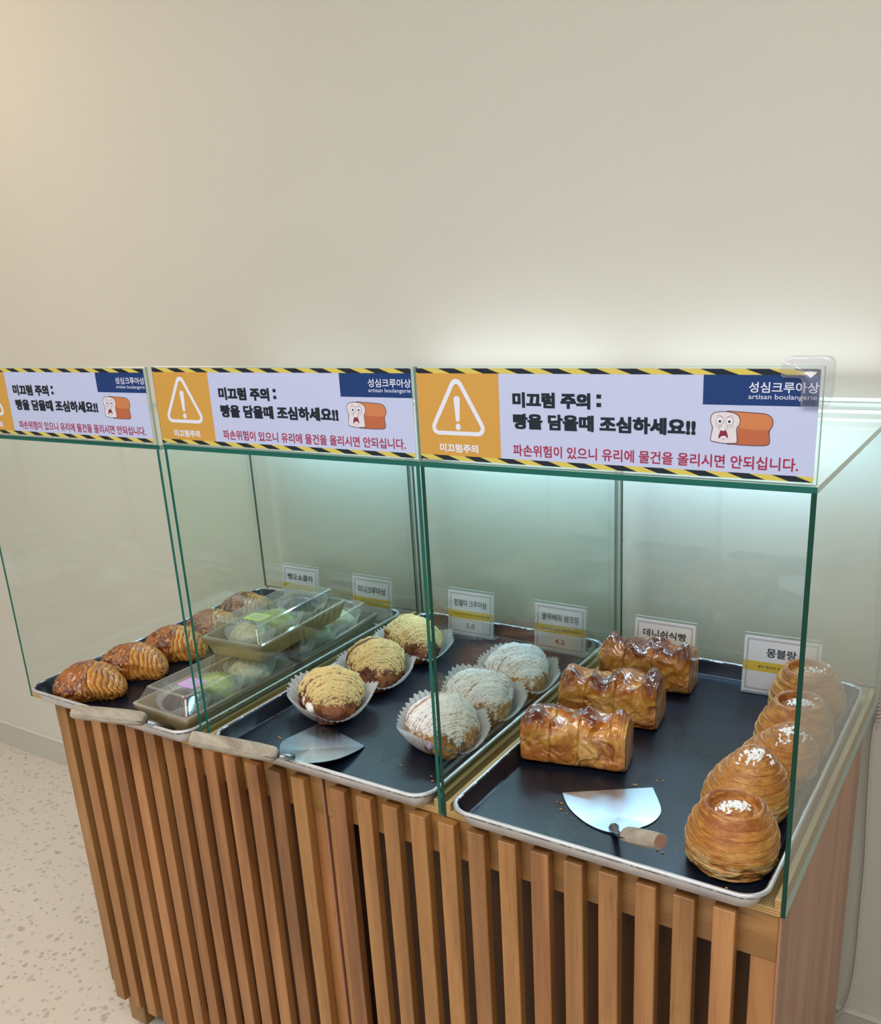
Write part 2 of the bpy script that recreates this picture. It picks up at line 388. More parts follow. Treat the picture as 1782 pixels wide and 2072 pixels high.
M['card_price'] = plain('card_price_print', hx('7A3A3A'), 0.4)
M['lab_purple'] = plain('label_purple', hx('C9A3E0'), 0.4)
M['lab_green'] = plain('label_green', hx('C6D670'), 0.4)
M['sugar'] = plain('pearl_sugar', (0.92, 0.92, 0.93), 0.5)
M['crumb'] = plain('pastry_crumb', hx('B98A4A'), 0.8)
M['cream'] = plain('whipped_cream', (0.88, 0.87, 0.84), 0.45)
M['cream_berry'] = plain('blueberry_cream', hx('B59AB8'), 0.45)
M['croissant'] = pastry_mat('glazed_croissant_crust', 240, 0.3, coat=0.5)
M['powdered'] = pastry_mat('powdered_crust', 520, 0.7)
M['danish'] = pastry_mat('syrup_glazed_crust', 110, 0.55, coat=0.9)
M['bun'] = pastry_mat('laminated_bun_crust', 200, 0.3, coat=0.18)
M['mini'] = pastry_mat('dipped_mini_croissant', 180, 0.3, coat=0.3)
q = NT('led_diffuser'); q.b.inputs['Emission Color'].default_value = (0.62, 0.84, 1.0, 1); q.b.inputs['Emission Strength'].default_value = 6.0
q.b.inputs['Base Color'].default_value = (0.8, 0.8, 0.8, 1); M['led'] = q.m

# ------------------------------------------------------------------ room
ZF, ZC, YW = -0.733, 1.75, 0.6516
def struct(name, me, mat):
    o = link(name, me, mat); o['kind'] = 'structure'; return o
XL, XR, YFR = -3.4, 2.1, -3.8
struct('floor', box_me('floor', XL, XR, YFR, YW, ZF - 0.05, ZF), M['floor'])
struct('ceiling', box_me('ceiling', XL, XR, YFR, YW, ZC, ZC + 0.05), M['ceiling'])
struct('wall_back', box_me('wall_back', XL, XR, YW, YW + 0.1, ZF, ZC), M['wall'])
struct('wall_left', box_me('wall_left', XL - 0.1, XL, YFR, YW + 0.1, ZF, ZC), M['wall'])
struct('wall_right', box_me('wall_right', XR, XR + 0.1, YFR, YW + 0.1, ZF, ZC), plain('reflection_dimming_paint', hx('9A9684'), 0.8))  # unseen wall, coloured darker to dim its reflection in the end glass
b_ = struct('baseboard_back', box_me('baseboard_back', XL, XR, YW - 0.009, YW, ZF, -0.651, 0.001), M['base'])
box('baseboard_cap', XL, XR, YW - 0.012, YW, -0.651, -0.647, M['base_top'], b_, 0.001)

# ------------------------------------------------------------------ display counter
PITCH, SW = 0.0450, 0.0245
YS0, YS1 = -0.011, 0.004        # slat front and back
def counter(name, x0, x1, slat_rights, label):
    t = thing(name, label, 'counter', ((x0 + x1) / 2, 0.24, ZF), 0, 'slatted wooden display counters')
    inv = Matrix.Translation((-(x0 + x1) / 2, -0.24, -ZF))
    def add(n, a, m, bev=0.0008):
        me = box_me(n, *a, bev, 1); me.transform(inv); return link(n, me, m, t)
    zt, zb = -0.001, -0.62
    slat = box_me('slat', -SW, 0, YS0, YS1, -0.636, -0.003, 0.0009, 1)
    rnd = random.Random(x0 * 100)
    for xr in slat_rights:
        o = link('slat', slat, M['slat'], t)
        o.location = (xr - (x0 + x1) / 2 + rnd.uniform(-.0005, .0005), -0.24 + rnd.uniform(-.0004, .0004), -ZF + rnd.uniform(-.0008, .0004))
    add('rail', (x0 + 0.002, x1 - 0.003, YS1, YS1 + 0.018, -0.062, zt), M['rail'])
    add('rail', (x0 + 0.002, x1 - 0.003, YS1, YS1 + 0.018, -0.62, -0.572), M['rail'])
    add('stile', (x0 + 0.002, x0 + 0.030, YS1 + 0.001, YS1 + 0.018, -0.572, -0.062), M['slat'])
    add('stile', (x1 - 0.031, x1 - 0.003, YS1 + 0.001, YS1 + 0.018, -0.572, -0.062), M['slat'])
    add('front_board', (x0 + 0.03, x1 - 0.031, YS1 + 0.030, YS1 + 0.036, -0.61, zt), M['inner'])
    add('side_panel', (x1 - 0.003, x1 + 0.0005, 0.002, 0.479, -0.645, zt), M['panel'])
    add('side_panel', (x0 - 0.0005, x0 + 0.002, 0.012, 0.479, -0.645, zt), M['panel'])
    add('back_board', (x0 + 0.002, x1 - 0.003, 0.473, 0.479, -0.645, zt), M['inner'])
    add('bottom_board', (x0 + 0.002, x1 - 0.003, YS1 + 0.036, 0.473, -0.645, -0.620), M['inner'])
    for fx in (x0 + 0.004, x1 - 0.055):
        for fy in (0.028, 0.42):
            add('foot', (fx, fx + 0.045, fy, fy + 0.045, ZF, -0.645), M['foot'], 0.002)
    add('foot_rail', (x0 + 0.05, x1 - 0.055, 0.034, 0.052, -0.70, -0.645), M['inner'])
    return t
counter('display_counter', -0.2045, 0.4264, [0.381 - 0.0447 * k for k in range(13)], 'right half of the slatted brown wooden counter, under the loaves and buns')
counter('display_counter', -0.826, -0.2055, [-0.229 - 0.0451 * k for k in range(13)], 'left half of the slatted brown wooden counter, nearer the terrazzo floor')

# plywood bases with side strips, glass cases ------------------------
XB = [(-0.858, -0.430), (-0.428, -0.001), (0.0005, 0.430)]
GT = 0.005
BOXLBL = ['left, above the glazed croissants', 'middle, above the powdered croissants', 'right, above the loaves and sugared buns']
for k, (x0, x1) in enumerate(XB):
    cx = (x0 + x1) / 2
    yo = -0.016 if k == 0 else 0.0
    t = thing('tray_stand', 'plywood tray board with raised side strips, ' + ['leftmost of the three', 'middle one of the three', 'rightmost of the three'][k], 'tray stand', (cx, 0.29, 0.0), 0, 'plywood tray stands on the counter')
    w = (x1 - x0) / 2
    def addp(n, a, m):
        return box(n, *a, m, t, 0.0004, 1)
    addp('board', (-w + GT, w - GT, -0.29 + 0.001 + (yo if k == 0 else 0), 0.300, 0.0, 0.009), M['ply'])
    for s in (-1, 1):
        a = sorted((s * (w - GT), s * (w - GT - 0.0070)))
        addp('side_strip', (a[0], a[1], -0.29 + 0.001 + yo, 0.300, 0.009, 0.021), M['ply'])
    # glass case
    g = thing('glass_case', 'open-fronted glass case, ' + BOXLBL[k], 'glass case', (cx, 0.29, 0.0), 0, 'glass cases over the trays')
    def pane(n, a, side_mat, thin):
        x0_, x1_, y0_, y1_, z0_, z1_ = a
        me = box_me(n, *a, 0.0004, 1)
        for m_ in (side_mat, M['glass_edge_dark'] if k == 2 and n != 'top_pane' else M['glass_edge'], M['glass_edge_pale']): me.materials.append(m_)
        for p in me.polygons:
            nn = [abs(c) for c in p.normal]
            if nn[thin] > 0.99: p.material_index = 0
            elif p.normal.y < -0.5: p.material_index = 1
            elif p.normal.y > 0.5 and n != 'back_pane': p.material_index = 2
            elif p.normal.z < -0.3 and n == 'side_pane': p.material_index = 2
            else: p.material_index = 2 if (p.normal.z > 0.5 or (n == 'top_pane' and nn[0] > 0.5)) else 1
        return link(n, me, (), g)
    top = 0.465
    sl = M['glass']; sr = M['glass_side'] if k == 2 else M['glass']
    pane('side_pane', (-w, -w + GT, -0.29 + yo, 0.30, 0.0005, top - 0.006), sl, 0)
    pane('side_pane', (w - GT, w, -0.29 + (-0.008 if k == 0 else 0), 0.30, 0.0005, top - 0.006), sr, 0)
    pane('back_pane', (-w + GT + .0003, w - GT - .0003, 0.295, 0.30, 0.0215, top - 0.006), M['glass_back'], 1)
    pane('top_pane', (-w, w, -0.29 + (-0.006 if k == 0 else 0), 0.30, top - 0.006, top), M['glass'], 2)

# ------------------------------------------------------------------ lettering
def text_me(name, body, x0, x1, z0, z1, y, bold=0.0, keep=False, extrude=0.00004):
    cu = bpy.data.curves.new('txt', 'FONT'); cu.body = body; cu.size = 1.0; cu.offset = bold; cu.resolution_u = 3
    o = bpy.data.objects.new('txt', cu); COL.objects.link(o)
    bpy.context.view_layer.update()
    dg = bpy.context.evaluated_depsgraph_get()
    me = bpy.data.meshes.new_from_object(o.evaluated_get(dg)); me.name = name
    bpy.data.objects.remove(o); bpy.data.curves.remove(cu)
    n = len(me.vertices); co = np.zeros(n * 3); me.vertices.foreach_get('co', co); co = co.reshape(-1, 3)
    mn, mx = co.min(0), co.max(0)
    sx = (x1 - x0) / (mx[0] - mn[0]); sz = (z1 - z0) / (mx[1] - mn[1])
    out = np.stack([x0 + (co[:, 0] - mn[0]) * sx, np.full(n, y), z0 + (co[:, 1] - mn[1]) * sz], 1)
    me.vertices.foreach_set('co', out.astype(np.float32).ravel()); me.update(); me.materials.clear()
    return me
def bold_text(body, x0, x1, z0, z1, w, wz=None):
    """heavy lettering: the glyphs repeated at small shifts"""
    wz = w if wz is None else wz; base = text_me('t', body, x0 + w, x1 - w, z0 + wz, z1 - wz, 0); out = []
    for dx in (-1, -.4, .4, 1):
        for dz in (-1, 0, 1):
            c = base.copy(); c.transform(Matrix.Translation((dx * w, -0.000005 * len(out), dz * wz))); out.append(c)
    bpy.data.meshes.remove(base)
    return join_me('t', out)
def flat_poly(name, pts, y, thick=0.0001):
    """polygon in the XZ plane, facing -Y"""
    bm = bmesh.new(); vs = [bm.verts.new((p[0], y, p[1])) for p in pts]; f = bm.faces.new(vs)
    bmesh.ops.triangulate(bm, faces=[f]); bm.normal_update()
    me = bpy.data.meshes.new(name); bm.to_mesh(me); bm.free(); return me
def join_me(name, mes):
    bm = bmesh.new()
    for m_ in mes: bm.from_mesh(m_)
    me = bpy.data.meshes.new(name); bm.to_mesh(me); bm.free()
    for m_ in mes: bpy.data.meshes.remove(m_)
    return me
def ring_xz(name, outer, inner, y):
    n = len(outer); V = [(p[0], y, p[1]) for p in outer] + [(p[0], y, p[1]) for p in inner]
    return mesh(name, V, [(i, (i + 1) % n, n + (i + 1) % n, n + i) for i in range(n)])
def stroke_xz(name, pts, w, y, closed=False):
    P = [np.array(p) for p in pts]; L, R_ = [], []
    N = len(P)
    for i in range(N):
        a = P[(i - 1) % N] if closed else P[max(i - 1, 0)]; b = P[(i + 1) % N] if closed else P[min(i + 1, N - 1)]
        d = b - a; d = d / (np.linalg.norm(d) + 1e-9); nrm = np.array([-d[1], d[0]])
        tw = w if closed else w * (0.35 + 0.65 * math.sin(math.pi * (i + .5) / N))
        L.append(P[i] + nrm * tw / 2); R_.append(P[i] - nrm * tw / 2)
    V = [(p[0], y, p[1]) for p in L + R_]
    m_ = N if closed else N - 1
    return mesh(name, V, [(i, (i + 1) % N, N + (i + 1) % N, N + i) for i in range(m_)])
def circ(cx, cz, rx, rz, n=28): return [(cx + rx * math.cos(2 * math.pi * i / n), cz + rz * math.sin(2 * math.pi * i / n)) for i in range(n)]
def roundrect2(x0, x1, z0, z1, r, n=5):
    out = []
    for cx, cz, a0 in ((x1 - r, z1 - r, 0), (x0 + r, z1 - r, 90), (x0 + r, z0 + r, 180), (x1 - r, z0 + r, 270)):
        for i in range(n + 1):
            a = math.radians(a0 + 90 * i / n); out.append((cx + r * math.cos(a), cz + r * math.sin(a)))
    return out

# ------------------------------------------------------------------ warning signs
def clip_par(xa, xb, sh, z0, z1, X0, X1):
    """stripe with top edge xa..xb at z1, bottom edge shifted by sh, clipped to X0..X1"""
    def clipx(poly, X, keep_gt):
        out = []
        for i in range(len(poly)):
            a, b = poly[i], poly[(i + 1) % len(poly)]
            ia = (a[0] >= X) if keep_gt else (a[0] <= X); ib = (b[0] >= X) if keep_gt else (b[0] <= X)
            if ia: out.append(a)
            if ia != ib:
                t_ = (X - a[0]) / (b[0] - a[0]); out.append((X, a[1] + t_ * (b[1] - a[1])))
        return out
    p = [(xa, z1), (xb, z1), (xb + sh, z0), (xa + sh, z0)]
    p = clipx(p, X0, True); p = clipx(p, X1, False) if len(p) > 2 else p
    return p if len(p) > 2 else None

def make_sign():
    t = thing('warning_sign', 'x', 'sign')
    W = 0.428; Z1 = 0.1055
    # clear strip behind the print
    me = box_me('glass_strip', 0.0, W, 0.0, GT, 0.0, Z1, 0.0004, 1)
    for m_ in (M['glass'], M['glass_edge_pale']): me.materials.append(m_)
    for p in me.polygons: p.material_index = 0 if abs(p.normal.y) > 0.99 else 1
    link('glass_strip', me, (), t)
    y = -0.0006
    X0, X1 = 0.002, W - 0.003
    pr = box('printed_sheet', X0, X1, y, -0.0001, 0.0035, 0.1035, M['printw'], t)
    def lay(n, me, m, d):
        for v in me.vertices: v.co.y += y - 0.00008 * d
        return link(n, me, m, pr)
    zb = [(0.0035, 0.0088), (0.0982, 0.1035)]
    [lay('yellow_border', mesh('a', [(X0, 0, a), (X1, 0, a), (X1, 0, b), (X0, 0, b)], [(0, 1, 2, 3)]), M['pr_yellow'], 1) for a, b in zb]
    P = 0.0412
    for (a, b) in zb:
        k = -1
        while k * P < W + P:
            q_ = clip_par(k * P + (0.031 if a > .05 else 0.018), k * P + P / 2 + (0.031 if a > .05 else 0.018), 0.0155, a, b, X0, X1)
            if q_: lay('black_stripe', flat_poly('s', q_, 0), M['pr_black'], 2)
            k += 1
    lay('orange_block', mesh('o', [(X0, 0, .0088), (0.106, 0, .0088), (0.106, 0, .0982), (X0, 0, .0982)], [(0, 1, 2, 3)]), M['pr_orange'], 1)
    # triangle ring with rounded corners
    def rtri(A, B, C_, r, n=8):
        pts = []; T = [np.array(A), np.array(B), np.array(C_)]
        for i in range(3):
            p = T[i]; a = T[i - 1] - p; b = T[(i + 1) % 3] - p; a /= np.linalg.norm(a); b /= np.linalg.norm(b)
            half = math.acos(np.dot(a, b)) / 2; bis = (a + b) / np.linalg.norm(a + b); c = p + bis * r / math.sin(half)
            d0 = c + 0; s_ = (p + a * r / math.tan(half)) - c; e_ = (p + b * r / math.tan(half)) - c
            a0 = math.atan2(s_[1], s_[0]); a1 = math.atan2(e_[1], e_[0])
            while a1 - a0 > math.pi: a1 -= 2 * math.pi
            while a1 - a0 < -math.pi: a1 += 2 * math.pi
            for j in range(n + 1):
                an = a0 + (a1 - a0) * j / n; pts.append((c[0] + r * math.cos(an), c[1] + r * math.sin(an)))
        return pts
    zz = -0.466
    outer = rtri((0.0535, 0.567 + zz), (0.0135, 0.4975 + zz), (0.0935, 0.4975 + zz), 0.0085)
    inner = rtri((0.0535, 0.557 + zz), (0.0218, 0.5020 + zz), (0.0852, 0.5020 + zz), 0.0040)
    lay('warning_triangle', ring_xz('t', outer, inner, 0), M['pr_ltext'], 3)
    ex = [(0.0495, .071), (0.0503, .0733), (0.0535, .0745), (0.0567, .0733), (0.0575, .071), (0.0560, .0487), (0.0548, .0468), (0.0535, .0462), (0.0522, .0468), (0.0510, .0487)]
    lay('exclamation_mark', join_me('e', [flat_poly('e', ex, 0), flat_poly('d', circ(0.0537, 0.0408, 0.0033, 0.0036), 0)]), M['pr_ltext'], 3)
    lay('caption', bold_text('미끄럼주의', 0.0285, 0.078, 0.0125, 0.0222, .0004), M['pr_ltext'], 3)
    lay('heading', join_me('h', [bold_text('미끄럼 주의', 0.122, 0.210, 0.0635, 0.0795, 0.0010, .0008), flat_poly('d', [(0.2165, .0745), (0.2215, .0745), (0.2215, .0785), (0.2165, .0785)], 0), flat_poly('d', [(0.2165, .0662), (0.2215, .0662), (0.2215, .0702), (0.2165, .0702)], 0)]), M['pr_black'], 3)
    lay('heading', bold_text('빵을 담을때 조심하세요!!', 0.122, 0.317, 0.0412, 0.0575, 0.0009, .0007), M['pr_black'], 3)
    lay('red_line', bold_text('파손위험이 있으니 유리에 물건을 올리시면 안되십니다.', 0.121, 0.4115, 0.0125, 0.0250, 0.00018), M['pr_red'], 3)
    lay('blue_block', mesh('b', [(0.323, 0, .0710), (X1, 0, .0710), (X1, 0, .0982), (0.323, 0, .0982)], [(0, 1, 2, 3)]), M['pr_blue'], 1)
    lay('shop_name', text_me('a', '성심크루아상', 0.3645, 0.4245, 0.0825, 0.0920, 0, 0.012), M['pr_ltext'], 3)
    lay('shop_name', text_me('a', 'artisan boulangerie', 0.3645, 0.4235, 0.0755, 0.0812, 0, 0.0), M['pr_ltext'], 3)
    # drawing of a shouting loaf
    def cc(p): return (0.3310 + (p[0] - 185) * (0.0565 / 1370), 0.0653 - (p[1] - 145) * (0.0305 / 770))
    body = catmull([(540, 150), (700, 147), (1000, 160), (1300, 177), (1430, 200), (1520, 270), (1552, 370), (1540, 470), (1480, 570), (1492, 700), (1502, 830), (1460, 890), (1350, 912), (950, 918), (700, 905), (560, 893), (545, 700), (545, 500), (545, 300)], 5)
    face = catmull([(185, 360), (198, 260), (260, 190), (400, 160), (560, 158), (700, 185), (800, 245), (842, 340), (830, 450), (772, 545), (787, 700), (790, 850), (740, 880), (540, 892), (350, 875), (212, 842), (197, 780), (212, 680), (237, 530), (200, 450)], 5)
    low = [(772, 520), (900, 530), (1200, 560), (1485, 545), (1480, 590), (1490, 700), (1498, 830), (1460, 885), (1350, 905), (950, 912), (780, 900), (800, 780), (787, 700)]
    lay('loaf_drawing', flat_poly('b', [cc(p) for p in body], 0), M['pr_crust'], 2); lay('loaf_outline', stroke_xz('o', [cc(p) for p in body], 0.0006, 0, True), M['pr_line'], 3.4)
    lay('loaf_drawing', flat_poly('b', [cc(p) for p in low], 0), M['pr_crust2'], 3)
    lay('loaf_drawing', flat_poly('b', [cc(p) for p in face], 0), M['pr_face'], 4)
    lay('loaf_outline', stroke_xz('o', [cc(p) for p in face], 0.0006, 0, True), M['pr_line'], 5)
    lay('eye_ring', join_me('o', [flat_poly('e', [cc(p) for p in circ(x, 372, 96, 100)], 0) for x in (392, 615)] + [stroke_xz('o', [cc(p) for p in catmull(s, 5, False)], w_, 0) for s, w_ in (
        ([(320, 275), (370, 240), (430, 265), (490, 295)], .0007), ([(690, 275), (650, 240), (590, 265), (520, 295)], .0007), ([(285, 470), (340, 510), (400, 500), (450, 480)], .0006),
        ([(715, 470), (670, 510), (610, 510), (550, 475)], .0006), ([(370, 600), (395, 520), (440, 480)], .0006), ([(590, 600), (565, 520), (530, 480)], .0006), ([(450, 795), (490, 800), (530, 785)], .0007))]), M['pr_grey'], 5)
    lay('eye_white', join_me('o', [flat_poly('e', [cc(p) for p in circ(x, 370, 78, 84)], 0) for x in (392, 612)]), M['pr_ltext'], 6)
    lay('pupil', join_me('o', [flat_poly('e', [cc(p) for p in circ(x, 382, 30, 31)], 0) for x in (396, 608)]), M['pr_black'], 7)
    lay('mouth', flat_poly('e', [cc(p) for p in [(470, 535), (525, 558), (565, 640), (595, 762), (560, 762), (480, 735), (410, 768), (370, 778), (385, 690), (420, 590)]], 0), M['pr_mouth'], 6)
    lay('teeth', join_me('o', [flat_poly('e', [cc(p) for p in [(425, 585), (445, 545), (475, 535), (510, 550), (525, 590), (475, 603)]], 0), flat_poly('e', [cc(p) for p in [(405, 768), (440, 728), (500, 715), (545, 728), (565, 757), (480, 772)]], 0)]), M['pr_ltext'], 7)
    return t
def copy_tree(o, parent=None):
    c = o.copy(); COL.objects.link(c)
    if parent: c.parent = parent
    for ch in list(o.children): copy_tree(ch, c)
    return c
SG = 'warning signs along the top of the glass'
sign = make_sign()
for i, (x, y, lab) in enumerate(((0.0008, 0.0, 'white and orange warning sign on the right glass case, under the clear corner guard'),
                                 (-0.4285, -0.001, 'white and orange warning sign on the middle glass case'),
                                 (-0.8600, -0.009, 'warning sign on the left glass case, cut off by the left edge'))):
    o = sign if i == 0 else copy_tree(sign)
    o.location = (x, y, 0.4655); tag(o, lab, 'sign', SG)
# soft plastic corner guard
def guard():
    t = thing('corner_guard', 'clear soft plastic guard on the top right corner of the right warning sign', 'corner guard', (0.43, 0.002, 0.536))
    x0, x1, z0, z1 = -0.037, 0.0058, 0.0, 0.0435
    xi, zi = -0.019, 0.0255
    pts = [(x0 + .002, zi), (xi - .002, zi), (xi, zi - .002), (xi, z0 + .002), (xi + .002, z0), (x1 - .003, z0), (x1, z0 + .012), (x1, z1 - .006), (x1 - .0018, z1 - .0018), (x1 - .006, z1), (x0 + .008, z1), (x0 + .002, z1 - .003), (x0, z1 - .008), (x0, zi + .002)]
    bm = bmesh.new()
    ya, yb = -0.0075, 0.0095
    fr = [bm.verts.new((p[0], ya, p[1])) for p in pts]; bk = [bm.verts.new((p[0], yb, p[1])) for p in pts]
    bm.faces.new(fr); bm.faces.new(bk[::-1]); n = len(pts)
    for i in range(n): bm.faces.new((fr[i], bk[i], bk[(i + 1) % n], fr[(i + 1) % n]))
    bmesh.ops.recalc_face_normals(bm, faces=bm.faces[:])
    bmesh.ops.bevel(bm, geom=[e for e in bm.edges if abs(e.verts[0].co.y - e.verts[1].co.y) < 1e-6], offset=0.0022, segments=3, affect='EDGES')
    me = bpy.data.meshes.new('guard'); bm.to_mesh(me); bm.free()
    me.polygons.foreach_set('use_smooth', [True] * len(me.polygons))
    link('guard_shell', me, M['protector'], t)
guard()

# led bars under the rear of the top panes
for k, (a, b, lab) in enumerate(((-0.825, -0.46, 'white LED light bar under the rear top of the left glass case'), (-0.40, -0.028, 'white LED light bar under the rear top of the middle glass case'), (0.02, 0.408, 'white LED light bar under the rear top of the right glass case'))):
    t = thing('led_light_bar', lab, 'light', ((a + b) / 2, 0.575, 0.4455), 0, 'LED bars in the glass cases'); w = (b - a) / 2
    box('diffuser', -w, w, -0.002, 0.0085, 0.0, 0.0125, M['led'], t, 0.001)
    box('case', -w - .002, w + .002, -0.006, -0.0025, 0.005, 0.0130, M['led_case'], t, 0.0005)
    for nm_, ang, pw_, dy_, dz_ in (('led_glow_down', 0.0, 2.2 if k else 1.7, 0.0, -0.0015), ('led_glow_up', math.radians(180), 0.40 if k else 0.10, 0.004, 0.0140)):
        la = bpy.data.lights.new(nm_, 'AREA'); la.shape = 'RECTANGLE'; la.size = 2 * w; la.size_y = 0.010; la.energy = pw_; la.color = (0.44, 0.73, 1.0) if ang == 0 else (0.84, 0.90, 1.0)
        lo_ = bpy.data.objects.new(nm_, la); COL.objects.link(lo_); lo_.parent = t; lo_.location = (0, dy_, dz_); lo_.rotation_euler = (ang, 0, 0)
    for s in (-1, 1): box('end_cap', s * (w + .003) - .002, s * (w + .003) + .002, -0.006, 0.009, -0.0005, 0.0130, M['led_case'], t, 0.0005)
cab = thing('power_cable', 'thin pale cable hanging down the wall behind the right end of the counter', 'cable', (0.43, 0.63, -0.65))
cp = [(0.446, 0.63, 0.30), (0.440, 0.632, 0.12), (0.428, 0.633, -0.02), (0.421, 0.634, -0.092), (0.425, 0.636, -0.229), (0.429, 0.638, -0.325), (0.430, 0.638, -0.426), (0.431, 0.636, -0.541), (0.425, 0.632, -0.615), (0.412, 0.627, -0.648), (0.385, 0.62, -0.668), (0.34, 0.60, -0.70), (0.28, 0.57, -0.729)]
me = tube_me('cord', [tuple(p - np.array([.43, .63, -.65])) for p in catmull(cp, 8, False)], 0.0023, 10); link('cord', me, M['cable'], cab)
co = [(0.4265 - .43 + 0.0042 * math.cos(a), 0.0028 + 0.0042 * math.sin(a), 0.62 - 0.028 + a * 0.0011) for a in np.linspace(0, 12 * math.pi, 130)]
link('strain_relief', tube_me('strain_relief', co, 0.0013, 6), M['cable'], cab)

# ------------------------------------------------------------------ trays
def rr_loop(hx_, hy_, r, z, n=8):
    out = []
    for sx, sy, a0 in ((1, 1, 0), (-1, 1, 90), (-1, -1, 180), (1, -1, 270)):
        for i in range(n + 1):
            a = math.radians(a0 + 90 * i / n)
            out.append((sx * (hx_ - r) + r * math.cos(a), sy * (hy_ - r) + r * math.sin(a), z))
    return out
def tray_mesh(hx_, hy_):
    # (inset, z, corner radius, material of the band that follows)
    prof = [(0.0145, 0.0000, .020, 1), (0.0125, 0.0010, .022, 1), (0.0062, 0.0160, .024, 1), (0.0058, 0.0192, .025, 2), (0.0012, 0.0200, .029, 2),
            (0.0000, 0.0222, .030, 1), (0.0004, 0.0244, .030, 1), (0.0022, 0.0256, .029, 1), (0.0042, 0.0250, .028, 2), (0.0056, 0.0236, .027, 0),
            (0.0066, 0.0215, .026, 0), (0.0135, 0.0035, .021, 0), (0.0150, 0.0022, .020, 0), (0.0175, 0.0018, .018, 0)]
    V, F, MI = [], [], []
    for ins, z, r, m_ in prof: V += rr_loop(hx_ - ins, hy_ - ins, r, z)
    n = 36
    for i in range(len(prof) - 1):
        for k in range(n):
            F.append((i * n + k, i * n + (k + 1) % n, (i + 1) * n + (k + 1) % n, (i + 1) * n + k)); MI.append(prof[i][3])
    F.append(tuple((len(prof) - 1) * n + k for k in range(n))); MI.append(0)
    F.append(tuple(k for k in range(n))[::-1]); MI.append(1)
    me = mesh('tray_pan', V, F, smooth=True, midx=MI)
    return me
TZ = 0.0093
pan = tray_mesh(0.196, 0.296)
for m_ in ('black', 'alu', 'alu_worn'): pan.materials.append(M[m_])
TR = [((0.2185, 0.268), 0.0, 'black baking tray with silver rim holding the loaves and sugared buns'),
      ((-0.2055, 0.272), 0.0, 'black baking tray with silver rim holding the powdered croissants in paper cups'),
      ((-0.633, 0.254), 0.006, 'black baking tray with silver rim holding the glazed croissants and lidded boxes')]
for (c, rz, lab) in TR:
    t = thing('baking_tray', lab, 'tray', (c[0], c[1], TZ), rz, 'baking trays in the glass cases')
    link('pan', pan, (), t)
FZ = TZ + 0.0019      # tray floor

